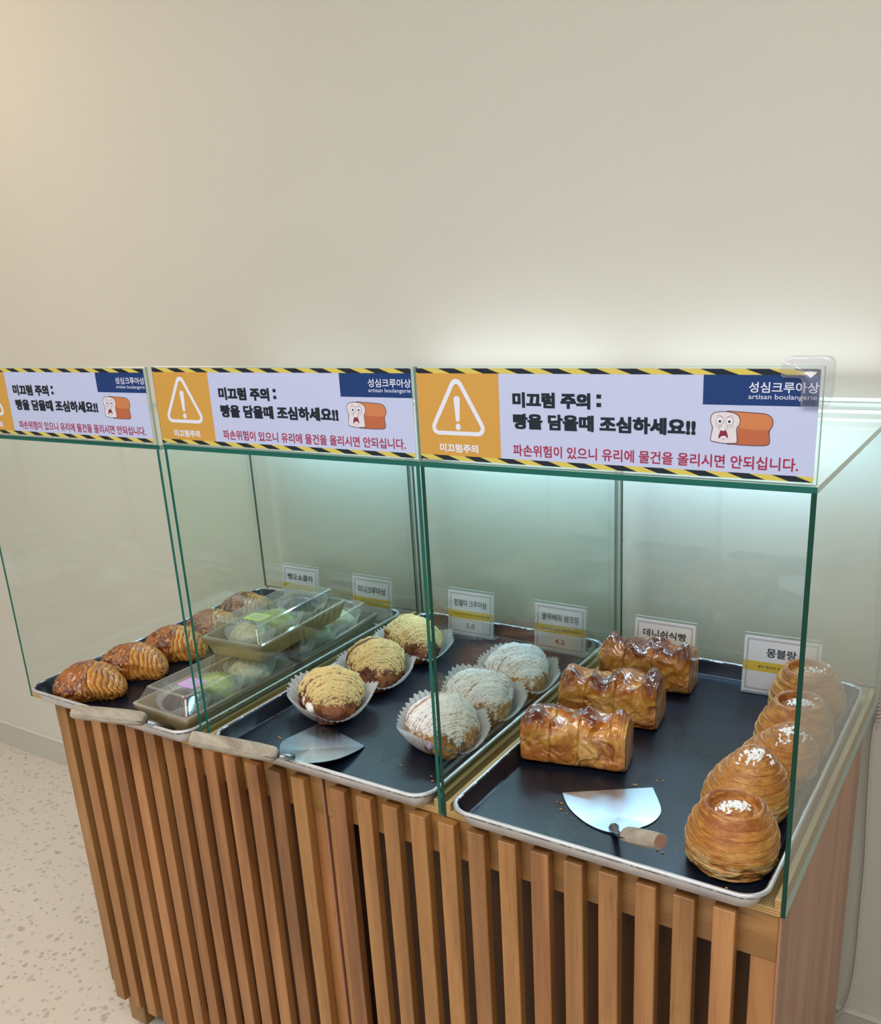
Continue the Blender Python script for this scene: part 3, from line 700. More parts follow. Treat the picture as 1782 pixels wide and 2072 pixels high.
# ------------------------------------------------------------------ pastries
def croissant(L, W, H, seed, style, nu=260, nv=170):
    """axis along +X, front (tip with fine rings) at +X; base at z=0"""
    u = np.linspace(0, 1, nu)[:, None] * np.ones((1, nv)); v = np.linspace(0, 2 * np.pi, nv, endpoint=False)[None, :] * np.ones((nu, 1))
    x = (u - 0.5) * L; up = np.sin(v); plain_ = style == 'plain'
    w = np.abs(2 * u - 1)
    prof = (1 - w ** (2.7 if plain_ else 2.15)) ** 0.5
    taper = 1 - (0.22 if plain_ else 0.34) * sstep(0.40, 1.0, u)
    P0 = np.stack([u * 3, np.cos(v) * 1.5, np.sin(v) * 1.5], -1)
    wob = fbm(P0, seed, 3, 1.3) - 0.5; lump = fbm(P0, seed + 50, 2, 1.3) - 0.5
    jag = fbm(np.stack([u * 5, np.cos(v) * 9, np.sin(v) * 9], -1), seed + 77, 3, 2.0) - 0.5
    pitch = 0.066 if plain_ else 0.085
    cu = u + 0.055 * wob * 2 - (0.045 if plain_ else 0.03) * (1 - up) + (0.02 * np.cos(v) if plain_ else 0)
    ph = cu / pitch + jag * (0.10 if plain_ else 0.30) + seed * 0.37
    if not plain_: ph = ph + 1.2 * sstep(.55, 1, u) * (u - .55) * 8
    saw = ph - np.floor(ph); ring_id = np.floor(ph)
    rh = vnoise(np.stack([ring_id * 1.7, ring_id * 0 + seed, ring_id * 0], -1), seed + 1)      # each layer has its own height
    fine = sstep(0.46, 0.54, cu) if plain_ else np.ones_like(u)
    sub = ph * 3; ssub = sub - np.floor(sub)
    base_r = prof * taper
    dr = fine * ((0.5 - saw ** 1.6) * (0.0052 if plain_ else 0.0105) * (0.45 + rh) + (0.5 - ssub) * (0.0003 if plain_ else 0.0008)) + (rh - .5) * (0.0016 if plain_ else 0.0030) * fine
    if plain_: dr = dr + (1 - fine) * 0.0030 + np.exp(-((cu - .47) / .03) ** 2) * 0.0012
    wr = np.clip(1 - np.abs(fbm(P0 * np.array([2.5, 1, 1]), seed + 20, 3, 2.6) - .5) * 7, 0, 1)
    if plain_: dr = dr + (1 - fine) * (wr * 0.0016)
    r_ = base_r * (1 + 0.22 * lump)
    yy = np.cos(v) * (r_ * W / 2 + dr * np.minimum(1, prof * 2)); zz = np.sin(v) * (r_ * H * 0.62 + dr * np.minimum(1, prof * 2)) + H * 0.38
    zz = zz - H * 0.12 * sstep(0.62, 1, u) - H * .05 * sstep(.3, 0, u)
    yy = yy - (0.016 if plain_ else 0.006) * ((u - 0.5) * 2) ** 2
    PP = np.stack([x, yy, zz], -1)
    flk = fbm(PP * np.array([1, 1.6, 1.6]), seed + 9, 3, 170)
    d = (flk - 0.5) * (0.0026 if not plain_ else 0.0010)
    PP[..., 1] += np.cos(v) * d; PP[..., 2] += np.sin(v) * d
    n1 = fbm(PP, seed + 3, 4, 60); n2 = fbm(PP, seed + 4, 4, 230); n4 = fbm(PP * np.array([1, 1, 1]), seed + 6, 3, 420)
    line = sstep(0.66, 0.92, saw)
    if plain_:
        dark, mid, lt = hxn('6A2C0C'), hxn('A85F20'), hxn('D49A46')
        a_ = mixc(mid, dark, sstep(.42, .62, n1)); a_ = mixc(a_, hxn('D9A052'), sstep(.56, .64, n2) * sstep(.42, .55, n1) * .8); a_ = mixc(a_, hxn('4F1E08'), wr * .45)
        b_ = mixc(hxn('BE7A30'), lt, sstep(.35, .65, 1 - saw + (n1 - .5))); b_ = mixc(b_, hxn('4E1E08'), np.clip(line * .95 + 0.12 * sstep(.75, 1, ssub), 0, 1))
        b_ = mixc(b_, hxn('8A4718'), sstep(.48, .68, n1) * .6)
        col = mixc(a_, b_, fine); col = mixc(col, hxn('B5752C'), sstep(.1, -.5, up) * .6)
        rough = 0.36 + 0.16 * fine + 0.1 * n2
    else:
        inj = style == 'injeolmi'
        dark, mid = (hxn('5A2A12'), hxn('8F5426')) if inj else (hxn('8A5A2C'), hxn('BE8C50'))
        col = mixc(mid * np.ones((nu, nv, 3)), dark, sstep(.4, .62, n1)); col = mixc(col, dark * .75, line * .8)
        pw = hxn('E6CE90') if inj else np.array([0.95, 0.945, 0.945])
        front = sstep(0.74 if inj else 0.62, 0.97, u + (n1 - .5) * .25)
        side = np.clip(-np.cos(v), 0, 1) * (0.45 if inj else 0.3)
        thr = np.maximum(sstep(0.56, 0.74, saw + (n4 - .5) * 0.5 + (n2 - .5) * .35), .85 * sstep(.66, .86, ssub + (n4 - .5) * .6) * sstep(.40, .55, n1 + .08))
        cov = up * 1.05 + (0.44 if inj else .50) + (n2 - 0.5) * 1.0 + (n1 - .5) * 0.8 - (1.55 if inj else 1.55) * thr * (0.55 + 0.9 * (1 - up * .6)) - (1.25 if inj else 1.15) * front - side - (n4 - .5) * .5
        k = sstep(0.22, 0.42, cov)
        bare = np.exp(-((cu - (0.34 if seed % 2 else 0.24)) / 0.034) ** 2) * sstep(-0.1, 0.35, up) * (0.0 if seed % 3 == 2 else 1.0)
        k = k * (1 - np.clip(bare * 1.6, 0, 1)); k = k * (1 - (.80 if inj else .72) * sstep(.72, .90, saw + (n4 - .5) * .35) * sstep(.22, .38, n1 + .04))
        col = mixc(col, dark * .95, np.clip(bare * 1.4, 0, 1) * .8)
        col = mixc(col, pw * (0.93 + 0.09 * n4[..., None] * 1.2), k); rough = 0.45 + 0.45 * k - bare * .1
        nrm = k * (0.0006 + 0.0014 * n4); PP[..., 1] += np.cos(v) * nrm; PP[..., 2] += np.sin(v) * nrm
    PP[..., 2] = np.maximum(PP[..., 2], 0)
    return grid_me('crust', PP, cols=col, gloss=rough)

def mini_croissant(seed, glaze):
    nu, nv = 80, 64; L, W, H = 0.078, 0.056, 0.045
    u = np.linspace(0, 1, nu)[:, None] * np.ones((1, nv)); v = np.linspace(0, 2 * np.pi, nv, endpoint=False)[None, :] * np.ones((nu, 1))
    prof = np.sin(np.pi * u) ** 0.6
    P0 = np.stack([u * 3, np.cos(v) * 1.5, np.sin(v) * 1.5], -1)
    wob = fbm(P0, seed, 3, 1.5) - 0.5; ph = u * 6 + wob; saw = ph - np.floor(ph)
    up = np.sin(v)
    n1 = fbm(np.stack([u * L, np.cos(v) * .02, np.sin(v) * .02], -1), seed + 2, 4, 90)
    k = sstep(-0.22, -0.05, up + (n1 - 0.5) * 0.9)
    r = prof * (1 + 0.12 * (0.5 - saw) * (1 - 0.75 * k) + 0.18 * wob)
    y = np.cos(v) * r * W / 2 - 0.012 * ((u - .5) * 2) ** 2; z = np.maximum(np.sin(v) * r * H * 0.62 + H * 0.38 + k * 0.0012, 0)
    crust = mixc(hxn('B07A3A'), hxn('7A4520'), n1); gcol = {'white': hxn('E8E0C0'), 'green': hxn('B9CC6E'), 'choc': hxn('3A2620')}[glaze]
    n3 = fbm(np.stack([u * L, y, z], -1), seed + 8, 3, 150)
    g2 = mixc(gcol * np.ones((nu, nv, 3)), gcol * 0.72, sstep(0.60, 0.72, n3) * 0.8)
    col = mixc(crust, g2, k); rough = 0.5 - 0.12 * k
    return grid_me('crust', np.stack([(u - .5) * L, y, z], -1), cols=col, gloss=rough)

def cup_mesh(rb, rt, h, seed, npl=46, ell=1.15, low=None):
    """pleated greaseproof cup with a wavy, slightly pinched rim"""
    n = npl * 6; V, F = [], []
    rnd = np.random.RandomState(seed); a1, a2, a3 = rnd.uniform(0, 6.28, 3)
    levels = np.linspace(0, 1, 11)
    th = np.arange(n) / n * 2 * np.pi
    rimh = 1 + 0.16 * np.cos(2 * th + a1 * 0.2) + 0.06 * np.sin(3 * th + a2) + 0.04 * np.sin(7 * th + a3)
    rimr = 1 + 0.10 * np.cos(2 * th + a1 * 0.2) + 0.05 * np.sin(3 * th + a3)
    if low is not None:
        df = np.arctan2(np.sin(th - low), np.cos(th - low))
        rimh = rimh * (1 - 0.50 * np.exp(-(df / .55) ** 2)) + 0.26 * np.exp(-((np.abs(df) - 1.5) / .35) ** 2) + .22 * np.exp(-((np.abs(df) - 3.1) / .6) ** 2)
        rimr = rimr + 0.10 * np.exp(-((np.abs(df) - 1.5) / .25) ** 2)
    pl = np.sign(np.sin(th * npl)) * np.abs(np.sin(th * npl)) ** 0.6
    rows = []
    rows.append(np.stack([0 * th, 0 * th, 0 * th + 0.0006], -1))
    for t in levels:
        r = (rb + (rt * rimr - rb) * t ** 0.9) * (1 + 0.030 * pl * min(1, t * 1.6 + .15))
        z = 0.0006 + h * rimh * t ** 1.25 + (0.0015 * pl * (t > .95))
        rows.append(np.stack([r * np.cos(th) * ell, r * np.sin(th), z], -1))
    P = np.stack(rows, 0)
    return grid_me('paper_cup', P)

def flat_blob(name, pts, mat, parent, r):
    """cream line as a lumpy tube"""
    rr = [r * (0.55 + 0.45 * math.sin(math.pi * (i + .6) / (len(pts) + .2))) * (1 + 0.12 * math.sin(i * 2.1)) for i in range(len(pts))]
    return link(name, tube_me(name, pts, rr, 14), mat, parent)

# glazed croissants on the left tray
GC = 'glazed croissants on the left tray'
gl = [(-0.735, 0.030, 0.50, .118, 'front croissant on the left tray, pale golden at its ringed right end'),
      (-0.736, 0.126, 0.42, .118, 'second glazed croissant from the front on the left tray'),
      (-0.732, 0.221, 0.40, .118, 'third glazed croissant from the front, crossed by the glass edge'),
      (-0.733, 0.322, 0.40, .118, 'fourth glazed croissant from the front, beside the upper lidded box'),
      (-0.744, 0.428, 0.30, .118, 'rearmost glazed croissant on the left tray, half behind the upper lidded box')]
for i, (x, y, a, L, lab) in enumerate(gl):
    t = thing('glazed_croissant', lab, 'croissant', (x, y, FZ + .0004), a, GC)
    link('crust', croissant(L * 1.06, 0.084, 0.053, 11 + i, 'plain'), M['croissant'], t)

# powdered croissants in cups
def cup_thing(x, y, rz, lab, grp, seed, rb=.040, rt=.067, h=.033, ell=1.04, z=FZ, low=None):
    t = thing('paper_cup', lab, 'paper cup', (x, y, z + 0.0002), rz, grp)
    link('pleated_paper', cup_mesh(rb, rt, h, seed, ell=ell, low=low), M['paper'], t); return t
IJ = [(-0.311, 0.160, -0.72, 'front of the three croissants in yellow soybean powder, cream showing at its side'),
      (-0.318, 0.292, -0.80, 'middle one of the three croissants in yellow soybean powder, with a bare brown band'),
      (-0.322, 0.415, -0.62, 'rear one of the three croissants in yellow soybean powder, behind the glass edge')]
for i, (x, y, a, lab) in enumerate(IJ):
    cup_thing(x, y, 0, 'white pleated paper cup under the ' + ['front', 'middle', 'rear'][i] + ' soybean-powder croissant', 'paper cups of the middle tray', 31 + i, low=a)
    t = thing('powdered_croissant', lab, 'croissant', (x, y, FZ + .0045), a, 'croissants in yellow soybean powder')
    c = link('crust', croissant(0.134, 0.090, 0.060, [41, 43, 44][i], 'injeolmi'), M['powdered'], t)
    flat_blob('cream_filling', [(-.048 + .0125 * k, -.041 + .0045 * math.sin(k * .5) + .00045 * (k - 3) ** 2, .022 + .001 * math.sin(k)) for k in range(8)], M['cream'], t, 0.0100)
BL = [(-0.092, 0.152, -0.62, 'front of the three sugar-dusted croissants, violet cream at its side'),
      (-0.091, 0.262, -0.66, 'middle one of the three sugar-dusted croissants'),
      (-0.086, 0.375, -0.70, 'rear one of the three sugar-dusted croissants, nearest the price cards')]
for i, (x, y, a, lab) in enumerate(BL):
    cup_thing(x, y, 0, 'white pleated paper cup under the ' + ['front', 'middle', 'rear'][i] + ' sugar-dusted croissant', 'paper cups of the middle tray', 51 + i, rt=.066, h=.037, ell=1.04, low=a)
    t = thing('powdered_croissant', lab, 'croissant', (x, y, FZ + .0045), a, 'croissants dusted with white sugar')
    link('crust', croissant(0.134, 0.094, 0.058, [61, 63, 65][i], 'sugar'), M['powdered'], t)
    flat_blob('cream_filling', [(-.045 + .0125 * k, -.041 + .0045 * math.sin(k * .5) + .00045 * (k - 3) ** 2, .018) for k in range(8)], M['cream_berry'], t, 0.0080)

# sugared spiral buns
def bun_mesh(R_, Hh, seed, bowl, lean=(0, 0), ns=210, nt=260):
    if bowl: prof = np.array([(0, .95), (.18, .94), (.34, .90), (.45, .84), (.50, .85), (.535, .93), (.57, .99), (.62, .985), (.70, .92), (.81, .79), (.91, .64), (.98, .48), (1.0, .33), (.975, .16), (.92, .05), (.82, 0.0), (0, 0.0)])
    else: prof = np.array([(0, 1.0), (.12, .995), (.24, .965), (.36, .91), (.50, .82), (.64, .72), (.78, .61), (.90, .48), (.98, .35), (1.0, .22), (.97, .10), (.92, .03), (.82, 0.0), (0, 0.0)])
    seg = np.concatenate([[0], np.cumsum(np.hypot(np.diff(prof[:, 0]) * R_, np.diff(prof[:, 1]) * Hh))])
    stot = seg[-2] * 1.0; s = np.concatenate([np.linspace(0, stot, ns - 6), np.linspace(stot, seg[-1], 7)[1:]])
    pr = np.interp(s, seg, prof[:, 0]); pz = np.interp(s, seg, prof[:, 1]); k = np.array([.25, .5, .25])
    for _ in range(6):
        pr[1:-8] = np.convolve(pr, k, 'same')[1:-8]; pz[1:-8] = np.convolve(pz, k, 'same')[1:-8]
    o1 = np.ones((1, nt)); S = (s / stot)[:, None] * o1; th = np.linspace(0, 2 * np.pi, nt, endpoint=False)[None, :] * np.ones((ns, 1))
    pr = pr[:, None] * o1; pz = pz[:, None] * o1; CT, ST = np.cos(th), np.sin(th)
    P0 = np.stack([CT * 1.3, ST * 1.3, S * 2.2], -1)
    wob = fbm(P0, seed, 2, 1.0) - 0.5
    sp = (S + wob * 0.055) * 10.5 - th / (2 * np.pi); saw = sp - np.floor(sp)
    sp2 = (S + wob * 0.05) * 62 - th / (2 * np.pi) * 3; saw2 = sp2 - np.floor(sp2)
    rid = np.floor(sp); lh = vnoise(np.stack([rid * 1.9, CT * .6, ST * .6 + seed], -1), seed + 4)
    low = np.clip((0.50 - pz) / 0.35, 0, 1) * (S > .3)
    F0 = np.stack([CT * 2.2, ST * 2.2, S * 14], -1); fl = fbm(F0, seed + 5, 4, 1.5)
    flr = np.clip(1 - np.abs(fl - .5) * 8, 0, 1)
    d = (0.5 - saw) * 0.0030 * (0.4 + lh) + (0.5 - saw2) * 0.0005 + wob * 0.004
    d = d * (1 - 0.65 * low) + ((fl - 0.5) * 0.007 + flr * .0008) * low
    edge = np.clip(pr / .12, 0, 1)
    nx = np.where(pz > .75, .45, 1.0)
    rad = pr * R_ * (1 + 0.05 * wob) + d * edge * nx
    x = rad * CT; y = rad * ST
    z = pz * Hh + np.where(pz > .35, (0.5 - saw) * 0.0024 * (0.4 + lh) + (0.5 - saw2) * 0.0004, 0) * edge
    z = np.where(pz > 0.02, np.maximum(z, 0.0), 0.0)
    x = x + lean[0] * z; y = y + lean[1] * z
    P = np.stack([x, y, z], -1)
    n1 = fbm(P, seed + 1, 4, 42); n2 = fbm(np.stack([CT * 3, ST * 3, S * 40], -1), seed + 2, 3, 1.0); n3 = fbm(P, seed + 8, 4, 170)
    t = pz * 1.05 + (n1 - 0.5) * 0.9
    col = mixc(hxn('CE9A50'), hxn('BE8038'), sstep(0.20, 0.70, t)); col = mixc(col, hxn('9C5A24'), sstep(0.72, 1.15, t))
    col = mixc(col, hxn('DFAE60'), sstep(.52, .72, n2) * (1 - low) * .45); col = mixc(col, hxn('93521F'), sstep(.50, .34, n2) * .40)
    col = mixc(col, hxn('E9CF9C'), low * (sstep(0.50, 0.60, fl) * .75 + .3 * sstep(.5, .65, n3))); col = mixc(col, hxn('A8692C'), low * sstep(.47, .36, fl) * .7)
    col = mixc(col, hxn('7A3B14'), sstep(0.84, 0.99, saw) * 0.65 * (1 - low * .6))
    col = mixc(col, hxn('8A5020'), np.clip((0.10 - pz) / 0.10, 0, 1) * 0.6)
    return grid_me('spiral_crust', P, cols=col, gloss=0.40 + 0.22 * n3)
from mathutils.bvhtree import BVHTree
VX = (0.66, -0.75)
BN = [(0.3545, 0.062, True, (0.00, 0.05), 0.0515, .073, (0.001, -0.001), 66, 'frontmost sugared spiral bun, in the right front corner of the right tray'),
      (0.3370, 0.168, False, (0.10, 0.20), 0.0520, .083, (0.004, -0.014), 62, 'second sugared spiral bun from the front, domed and tipped back'),
      (0.3455, 0.266, False, (0.30, 0.05), 0.0510, .080, (0.004, -0.012), 58, 'third sugared spiral bun from the front'),
      (0.3520, 0.350, True, (0.10, 0.05), 0.0500, .078, (0.004, 0.0), 50, 'fourth sugared spiral bun from the front, crossed by the glass edge'),
      (0.3480, 0.464, True, (0.00, 0.0), 0.0530, .080, (0.008, 0.006), 16, 'rearmost sugared spiral bun, beside the last price card')]
rod = box_me('sugar_grain', -.0027, .0027, -.0012, .0012, -.0012, .0012, 0.0007, 2)
for i, (x, y, bowl, lean, r, h, so, ng, lab) in enumerate(BN):
    t = thing('spiral_bun', lab, 'bun', (x, y, FZ + .0004), 0, 'sugared spiral buns on the right tray')
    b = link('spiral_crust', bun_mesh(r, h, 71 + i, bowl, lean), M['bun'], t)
    ver = np.random.RandomState(i + 5); bv = BVHTree.FromPolygons([v.co[:] for v in b.data.vertices], [p.vertices[:] for p in b.data.polygons])
    bm = bmesh.new(); cx, cy = lean[0] * h + so[0], lean[1] * h + so[1]
    for k in range(ng):
        rx, ry = ver.normal(0, 0.0090), ver.normal(0, 0.0060)
        if i == 4: rx, ry = ver.normal(0, 0.014), ver.normal(0, .006)
        rr_ = math.hypot(rx, ry)
        if rr_ > .021: rx, ry, rr_ = rx * .02 / rr_, ry * .02 / rr_, .02
        px_, py_ = cx + rx * .9 + ry * .2, cy + ry + rx * .35
        hit = bv.ray_cast(Vector((px_, py_, .2)), Vector((0, 0, -1)))
        if hit[0] is None: continue
        zz_ = hit[0].z + .0007 + .0020 * max(0, 1 - rr_ / .009) * ver.uniform(0, 1.2)
        m_ = Matrix.Translation((px_, py_, zz_)) @ hit[1].to_track_quat('Z', 'X').to_matrix().to_4x4() @ Euler((ver.uniform(-.5, .5), ver.uniform(-.5, .5), ver.uniform(0, 6.28))).to_matrix().to_4x4()
        tmp = rod.copy(); tmp.transform(m_); bm.from_mesh(tmp); bpy.data.meshes.remove(tmp)
    me = bpy.data.meshes.new('pearl_sugar'); bm.to_mesh(me); bm.free()
    s_ = link('pearl_sugar', me, M['sugar'], t); s_['kind'] = 'stuff'

# danish loaves
def loaf_mesh(L, D, H, seed, nu=230, nv=190):
    rng = np.random.RandomState(seed)
    tt = np.linspace(0, 1, nu)
    # rings: cap at both ends, body in the middle
    capn = 26; un = nu - 2 * capn
    xs = np.concatenate([np.zeros(capn), np.linspace(0, 1, un), np.ones(capn)]); sc = np.concatenate([np.linspace(0, 1, capn), np.ones(un), np.linspace(1, 0, capn)])
    e = np.minimum(xs, 1 - xs) * L; rd = np.where(sc < 1, sc, 1) * (1 - 0.06 * np.exp(-e / 0.003))
    u = xs[:, None] * np.ones((1, nv)); S = rd[:, None] * np.ones((1, nv))
    v = np.linspace(0, 2 * np.pi, nv, endpoint=False)[None, :] * np.ones((nu, 1))
    c, s = np.cos(v), np.sin(v); p = 5.0
    rr = (np.abs(c) ** p + np.abs(s) ** p) ** (-1 / p); yy = c * rr; zz = s * rr       # unit rounded square
    top = sstep(0.25, 0.95, zz)
    lob = np.array([rng.uniform(.010, .016), rng.uniform(.002, .008), rng.uniform(.007, .012), rng.uniform(.010, .014)])
    cen = np.array([0.09, 0.33, 0.60, 0.90]) + rng.uniform(-.03, .03, 4); wd = np.array([.105, .09, .13, .10])
    cys = rng.uniform(-.45, .25, 4); h = sum(l * np.exp(-np.abs((u - c_) / w_) ** 2.4 - np.abs((yy - cy_) / .85) ** 2.4) for l, c_, w_, cy_ in zip(lob * 1.6, cen, wd * .88, cys))
    P0 = np.stack([u * L * 40, yy * D * 20, zz * H * 20], -1)
    wv = np.stack([fbm(P0, seed + 90 + k, 2, .8) - .5 for k in range(3)], -1); P1 = (P0 + wv * 2.2) * .72
    bum = fbm(P1, seed + 3, 3, 1.0) - 0.5; bum2 = fbm(P1, seed + 6, 3, 2.6) - 0.5
    rdg = lambda sc_, sd_, sh: np.clip(1 - np.abs(fbm(P1, seed + sd_, 3, sc_) - 0.5) * sh, 0, 1)
    fold = rdg(0.9, 13, 5.0); fold2 = rdg(1.9, 15, 5.0)
    hills = top * (bum * 0.018 + bum2 * 0.004 + fold * .0030 + fold2 * .0004)
    sc1 = [0.27 + rng.uniform(-.03, .03), 0.55 + rng.uniform(-.04, .04), .82]
    seams = sum(a_ * np.exp(-((u + 0.05 * bum * 2 - c_) / 0.008) ** 2) for c_, a_ in zip(sc1, (1.0, .9, .35)))
    xx = (u - 0.5) * L + np.where(S < .97, np.sign(u - .5) * 0.0015 * (1 - S), 0)
    e_ = e[:, None]; endl = np.exp(-e_ / 0.014)
    y = yy * S * D / 2; z = (zz * S * 0.5 + 0.5) * (H - 0.012) + h * top * S * np.sqrt(np.clip(1 - np.abs(yy) ** 3 * .75, 0, 1)) + hills * S
    fr = (np.abs(yy) > .6) * np.sign(yy) * S * sstep(-1.02, -.75, zz)
    y = y + fr * (bum * 0.008 + bum2 * .0030 + fold * 0.0030 + fold2 * .0011 - seams * 0.0022 - .002)
    lines = np.sin(xx * 2300 + bum * 9) * 0.0006 * endl
    y = y + np.sign(yy) * lines; z = z + top * (np.sin(xx * 1700 + bum * 8) * 0.0008 * endl - seams * 0.004)
    z = np.maximum(z, 0)
    P = np.stack([xx, y, z], -1)
    n1 = fbm(P, seed + 31, 4, 34); n2 = fbm(P, seed + 32, 4, 120)
    zr = z / H
    t = zr + (n1 - .5) * 0.9 + bum * .7
    col = mixc(hxn('B06A24'), hxn('D0953F'), sstep(0.25, 0.60, zr * .6 + n1 * .9 - .2)); col = mixc(col, hxn('B0651F'), sstep(0.60, 0.84, t)); col = mixc(col, hxn('642509'), sstep(0.84, 1.10, t))
    side_ = (1 - sstep(.62, .82, zr))
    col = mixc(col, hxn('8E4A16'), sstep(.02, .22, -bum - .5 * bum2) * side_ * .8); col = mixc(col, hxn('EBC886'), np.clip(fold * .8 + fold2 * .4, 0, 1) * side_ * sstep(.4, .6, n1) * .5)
    col = mixc(col, hxn('5A230C'), np.clip(seams, 0, 1) * 0.35)
    col = mixc(col, hxn('C98E45'), (S < .97) * .35 * side_); col = mixc(col, hxn('7A3810'), (S < .97) * sstep(.45, .6, n1) * .5)
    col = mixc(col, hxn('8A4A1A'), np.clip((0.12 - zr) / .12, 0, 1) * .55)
    rough = 0.46 - 0.32 * sstep(0.45, 0.75, t) + 0.06 * n2
    return grid_me('crust', P, cols=col, gloss=rough)
LV = [(0.100, 0.198, 0.20, .146, .068, .072, 'front glazed danish loaf, nearest the palette knife'), (0.093, 0.338, 0.13, .148, .072, .075, 'middle one of the three glazed danish loaves'), (0.098, 0.478, 0.10, .148, .070, .072, 'rear glazed danish loaf, hiding the lower half of a price card')]
for i, (x, y, a, L, D, H, lab) in enumerate(LV):
    t = thing('danish_loaf', lab, 'bread loaf', (x, y, FZ + .0004), a, 'glazed danish loaves on the right tray')
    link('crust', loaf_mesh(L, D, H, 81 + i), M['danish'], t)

# ------------------------------------------------------------------ lidded boxes with mini croissants
BW, BL_, RH, TH = 0.0640, 0.1240, 0.032, 0.059
def frustum(levels, hx_, hy_, name, mi=None, n=6, cap=True):
    V, F, MI = [], [], []; N = 4 * (n + 1)
    for ins, z, r in levels: V += rr_loop(hx_ - ins, hy_ - ins, r, z, n)
    for i in range(len(levels) - 1):
        for k in range(N):
            F.append((i * N + k, i * N + (k + 1) % N, (i + 1) * N + (k + 1) % N, (i + 1) * N + k)); MI.append(mi[i] if mi else 0)
    if cap: F.append(tuple((len(levels) - 1) * N + k for k in range(N))); MI.append(0)
    return mesh(name, V, F, midx=MI)
def make_box(lab, loc, rot, label_col=None, ly=-0.06, ltext=None):
    t = thing('bakery_box', lab, 'food box', loc, 0, 'kraft boxes with clear lids on the left tray'); t.rotation_euler = rot
    base = frustum([(0.0000, RH, .006), (0.0035, RH - .0005, .005), (0.0125, 0.0012, .004)], BW, BL_, 'inner', [0, 0])
    outer = frustum([(0.0000, RH, .006), (0.0004, RH - .003, .006), (0.0105, 0.0, .004)], BW, BL_, 'outer', [1, 0])
    me = join_me('box_base', [base, outer]); me.materials.append(M['kraft']); me.materials.append(M['kraft_rim']); link('box_base', me, (), t)
    lid = frustum([(-0.0012, RH - .006, .007), (-0.0012, RH + .0010, .007), (0.0035, RH + .0016, .005), (0.0050, RH + .0024, .005), (0.0160, TH - .0035, .006), (0.0170, TH - .0012, .006), (0.0195, TH, .006), (0.0215, TH, .006)], BW, BL_, 'lid', [0, 1, 0, 0, 0, 1, 1])
    lid.materials.append(M['lid']); lid.materials.append(M['lid_ridge']); lo = link('lid', lid, (), t)
    if label_col:
        st = mesh('sticker', [(p[0], p[1], TH + .0004) for p in roundrect2(-0.018 + .012, 0.022 + .012, ly - .016, ly + .016, .004)], [tuple(range(24))]); so = link('sticker', st, label_col, lo)
        tm = text_me('sticker_text', ltext, -0.008, 0.008, -0.013, 0.013, 0, 0.03) if ltext else None
        if tm:
            for v in tm.vertices: v.co = Vector((0.0145 - v.co.z * 1.0, ly + v.co.x * .9, TH + .0007))
            link('sticker_text', tm, M['pr_ltext'], lo)
    return t
FZB = FZ + 0.0042
BX = [('lower lidded box at the front of the left tray, purple sticker on its lid', (-0.5065, 0.104, FZB), (0, 0, -0.025), M['lab_purple'], -0.064, '초코\n미니'),
      ('lower lidded box at the rear of the left tray, behind the purple-stickered box', (-0.514, 0.3615, FZB), (0, 0, 0.075), None, 0, None),
      ('upper lidded box with a green sticker, stacked on the two lower boxes', (-0.509, 0.262, FZB + TH + .001), (0, 0, 0.065), M['lab_green'], -0.068, '우유\n미니')]
def in_box(k, dx, dy, dz):
    bx = BX[k]; m_ = Matrix.Translation(bx[1]) @ Euler(bx[2]).to_matrix().to_4x4(); return m_ @ Vector((dx, dy, dz))
mini_me = {g: mini_croissant({'white': 3, 'green': 7, 'choc': 12}[g], g) for g in ('white', 'green', 'choc')}
cup_small = cup_mesh(0.024, 0.042, 0.033, 91, npl=40, ell=1.0)
ORD = [['choc', 'green', 'white'], ['choc', 'green', 'white'], ['white', 'green', 'choc']]
BN_ = ['front lower box', 'rear lower box', 'upper box']; PL = ['front', 'middle', 'rear']
GN = {'white': 'white-glazed', 'green': 'green-glazed', 'choc': 'dark chocolate-dipped'}
for k, bx in enumerate(BX):
    make_box(*bx)
    for j in range(3):
        g = ORD[k][j]; dy = -0.072 + 0.072 * j
        p = in_box(k, 0.0, dy, 0.0016)
        c = thing('small_paper_cup', 'small pleated paper cup under the %s mini croissant of the %s' % (GN[g], BN_[k]), 'paper cup', p, 0.5 * j, 'small paper cups in the boxes')
        link('pleated_paper', cup_small, M['paper'], c)
        p = in_box(k, 0.0, dy, 0.0030)
        t = thing('mini_croissant', '%s mini croissant, %s one in the %s' % (GN[g], PL[j], BN_[k]), 'croissant', p, bx[2][2] + 0.25 + 0.3 * (j - 1), 'mini croissants in the lidded boxes')
        link('crust', mini_me[g], M['mini'], t)

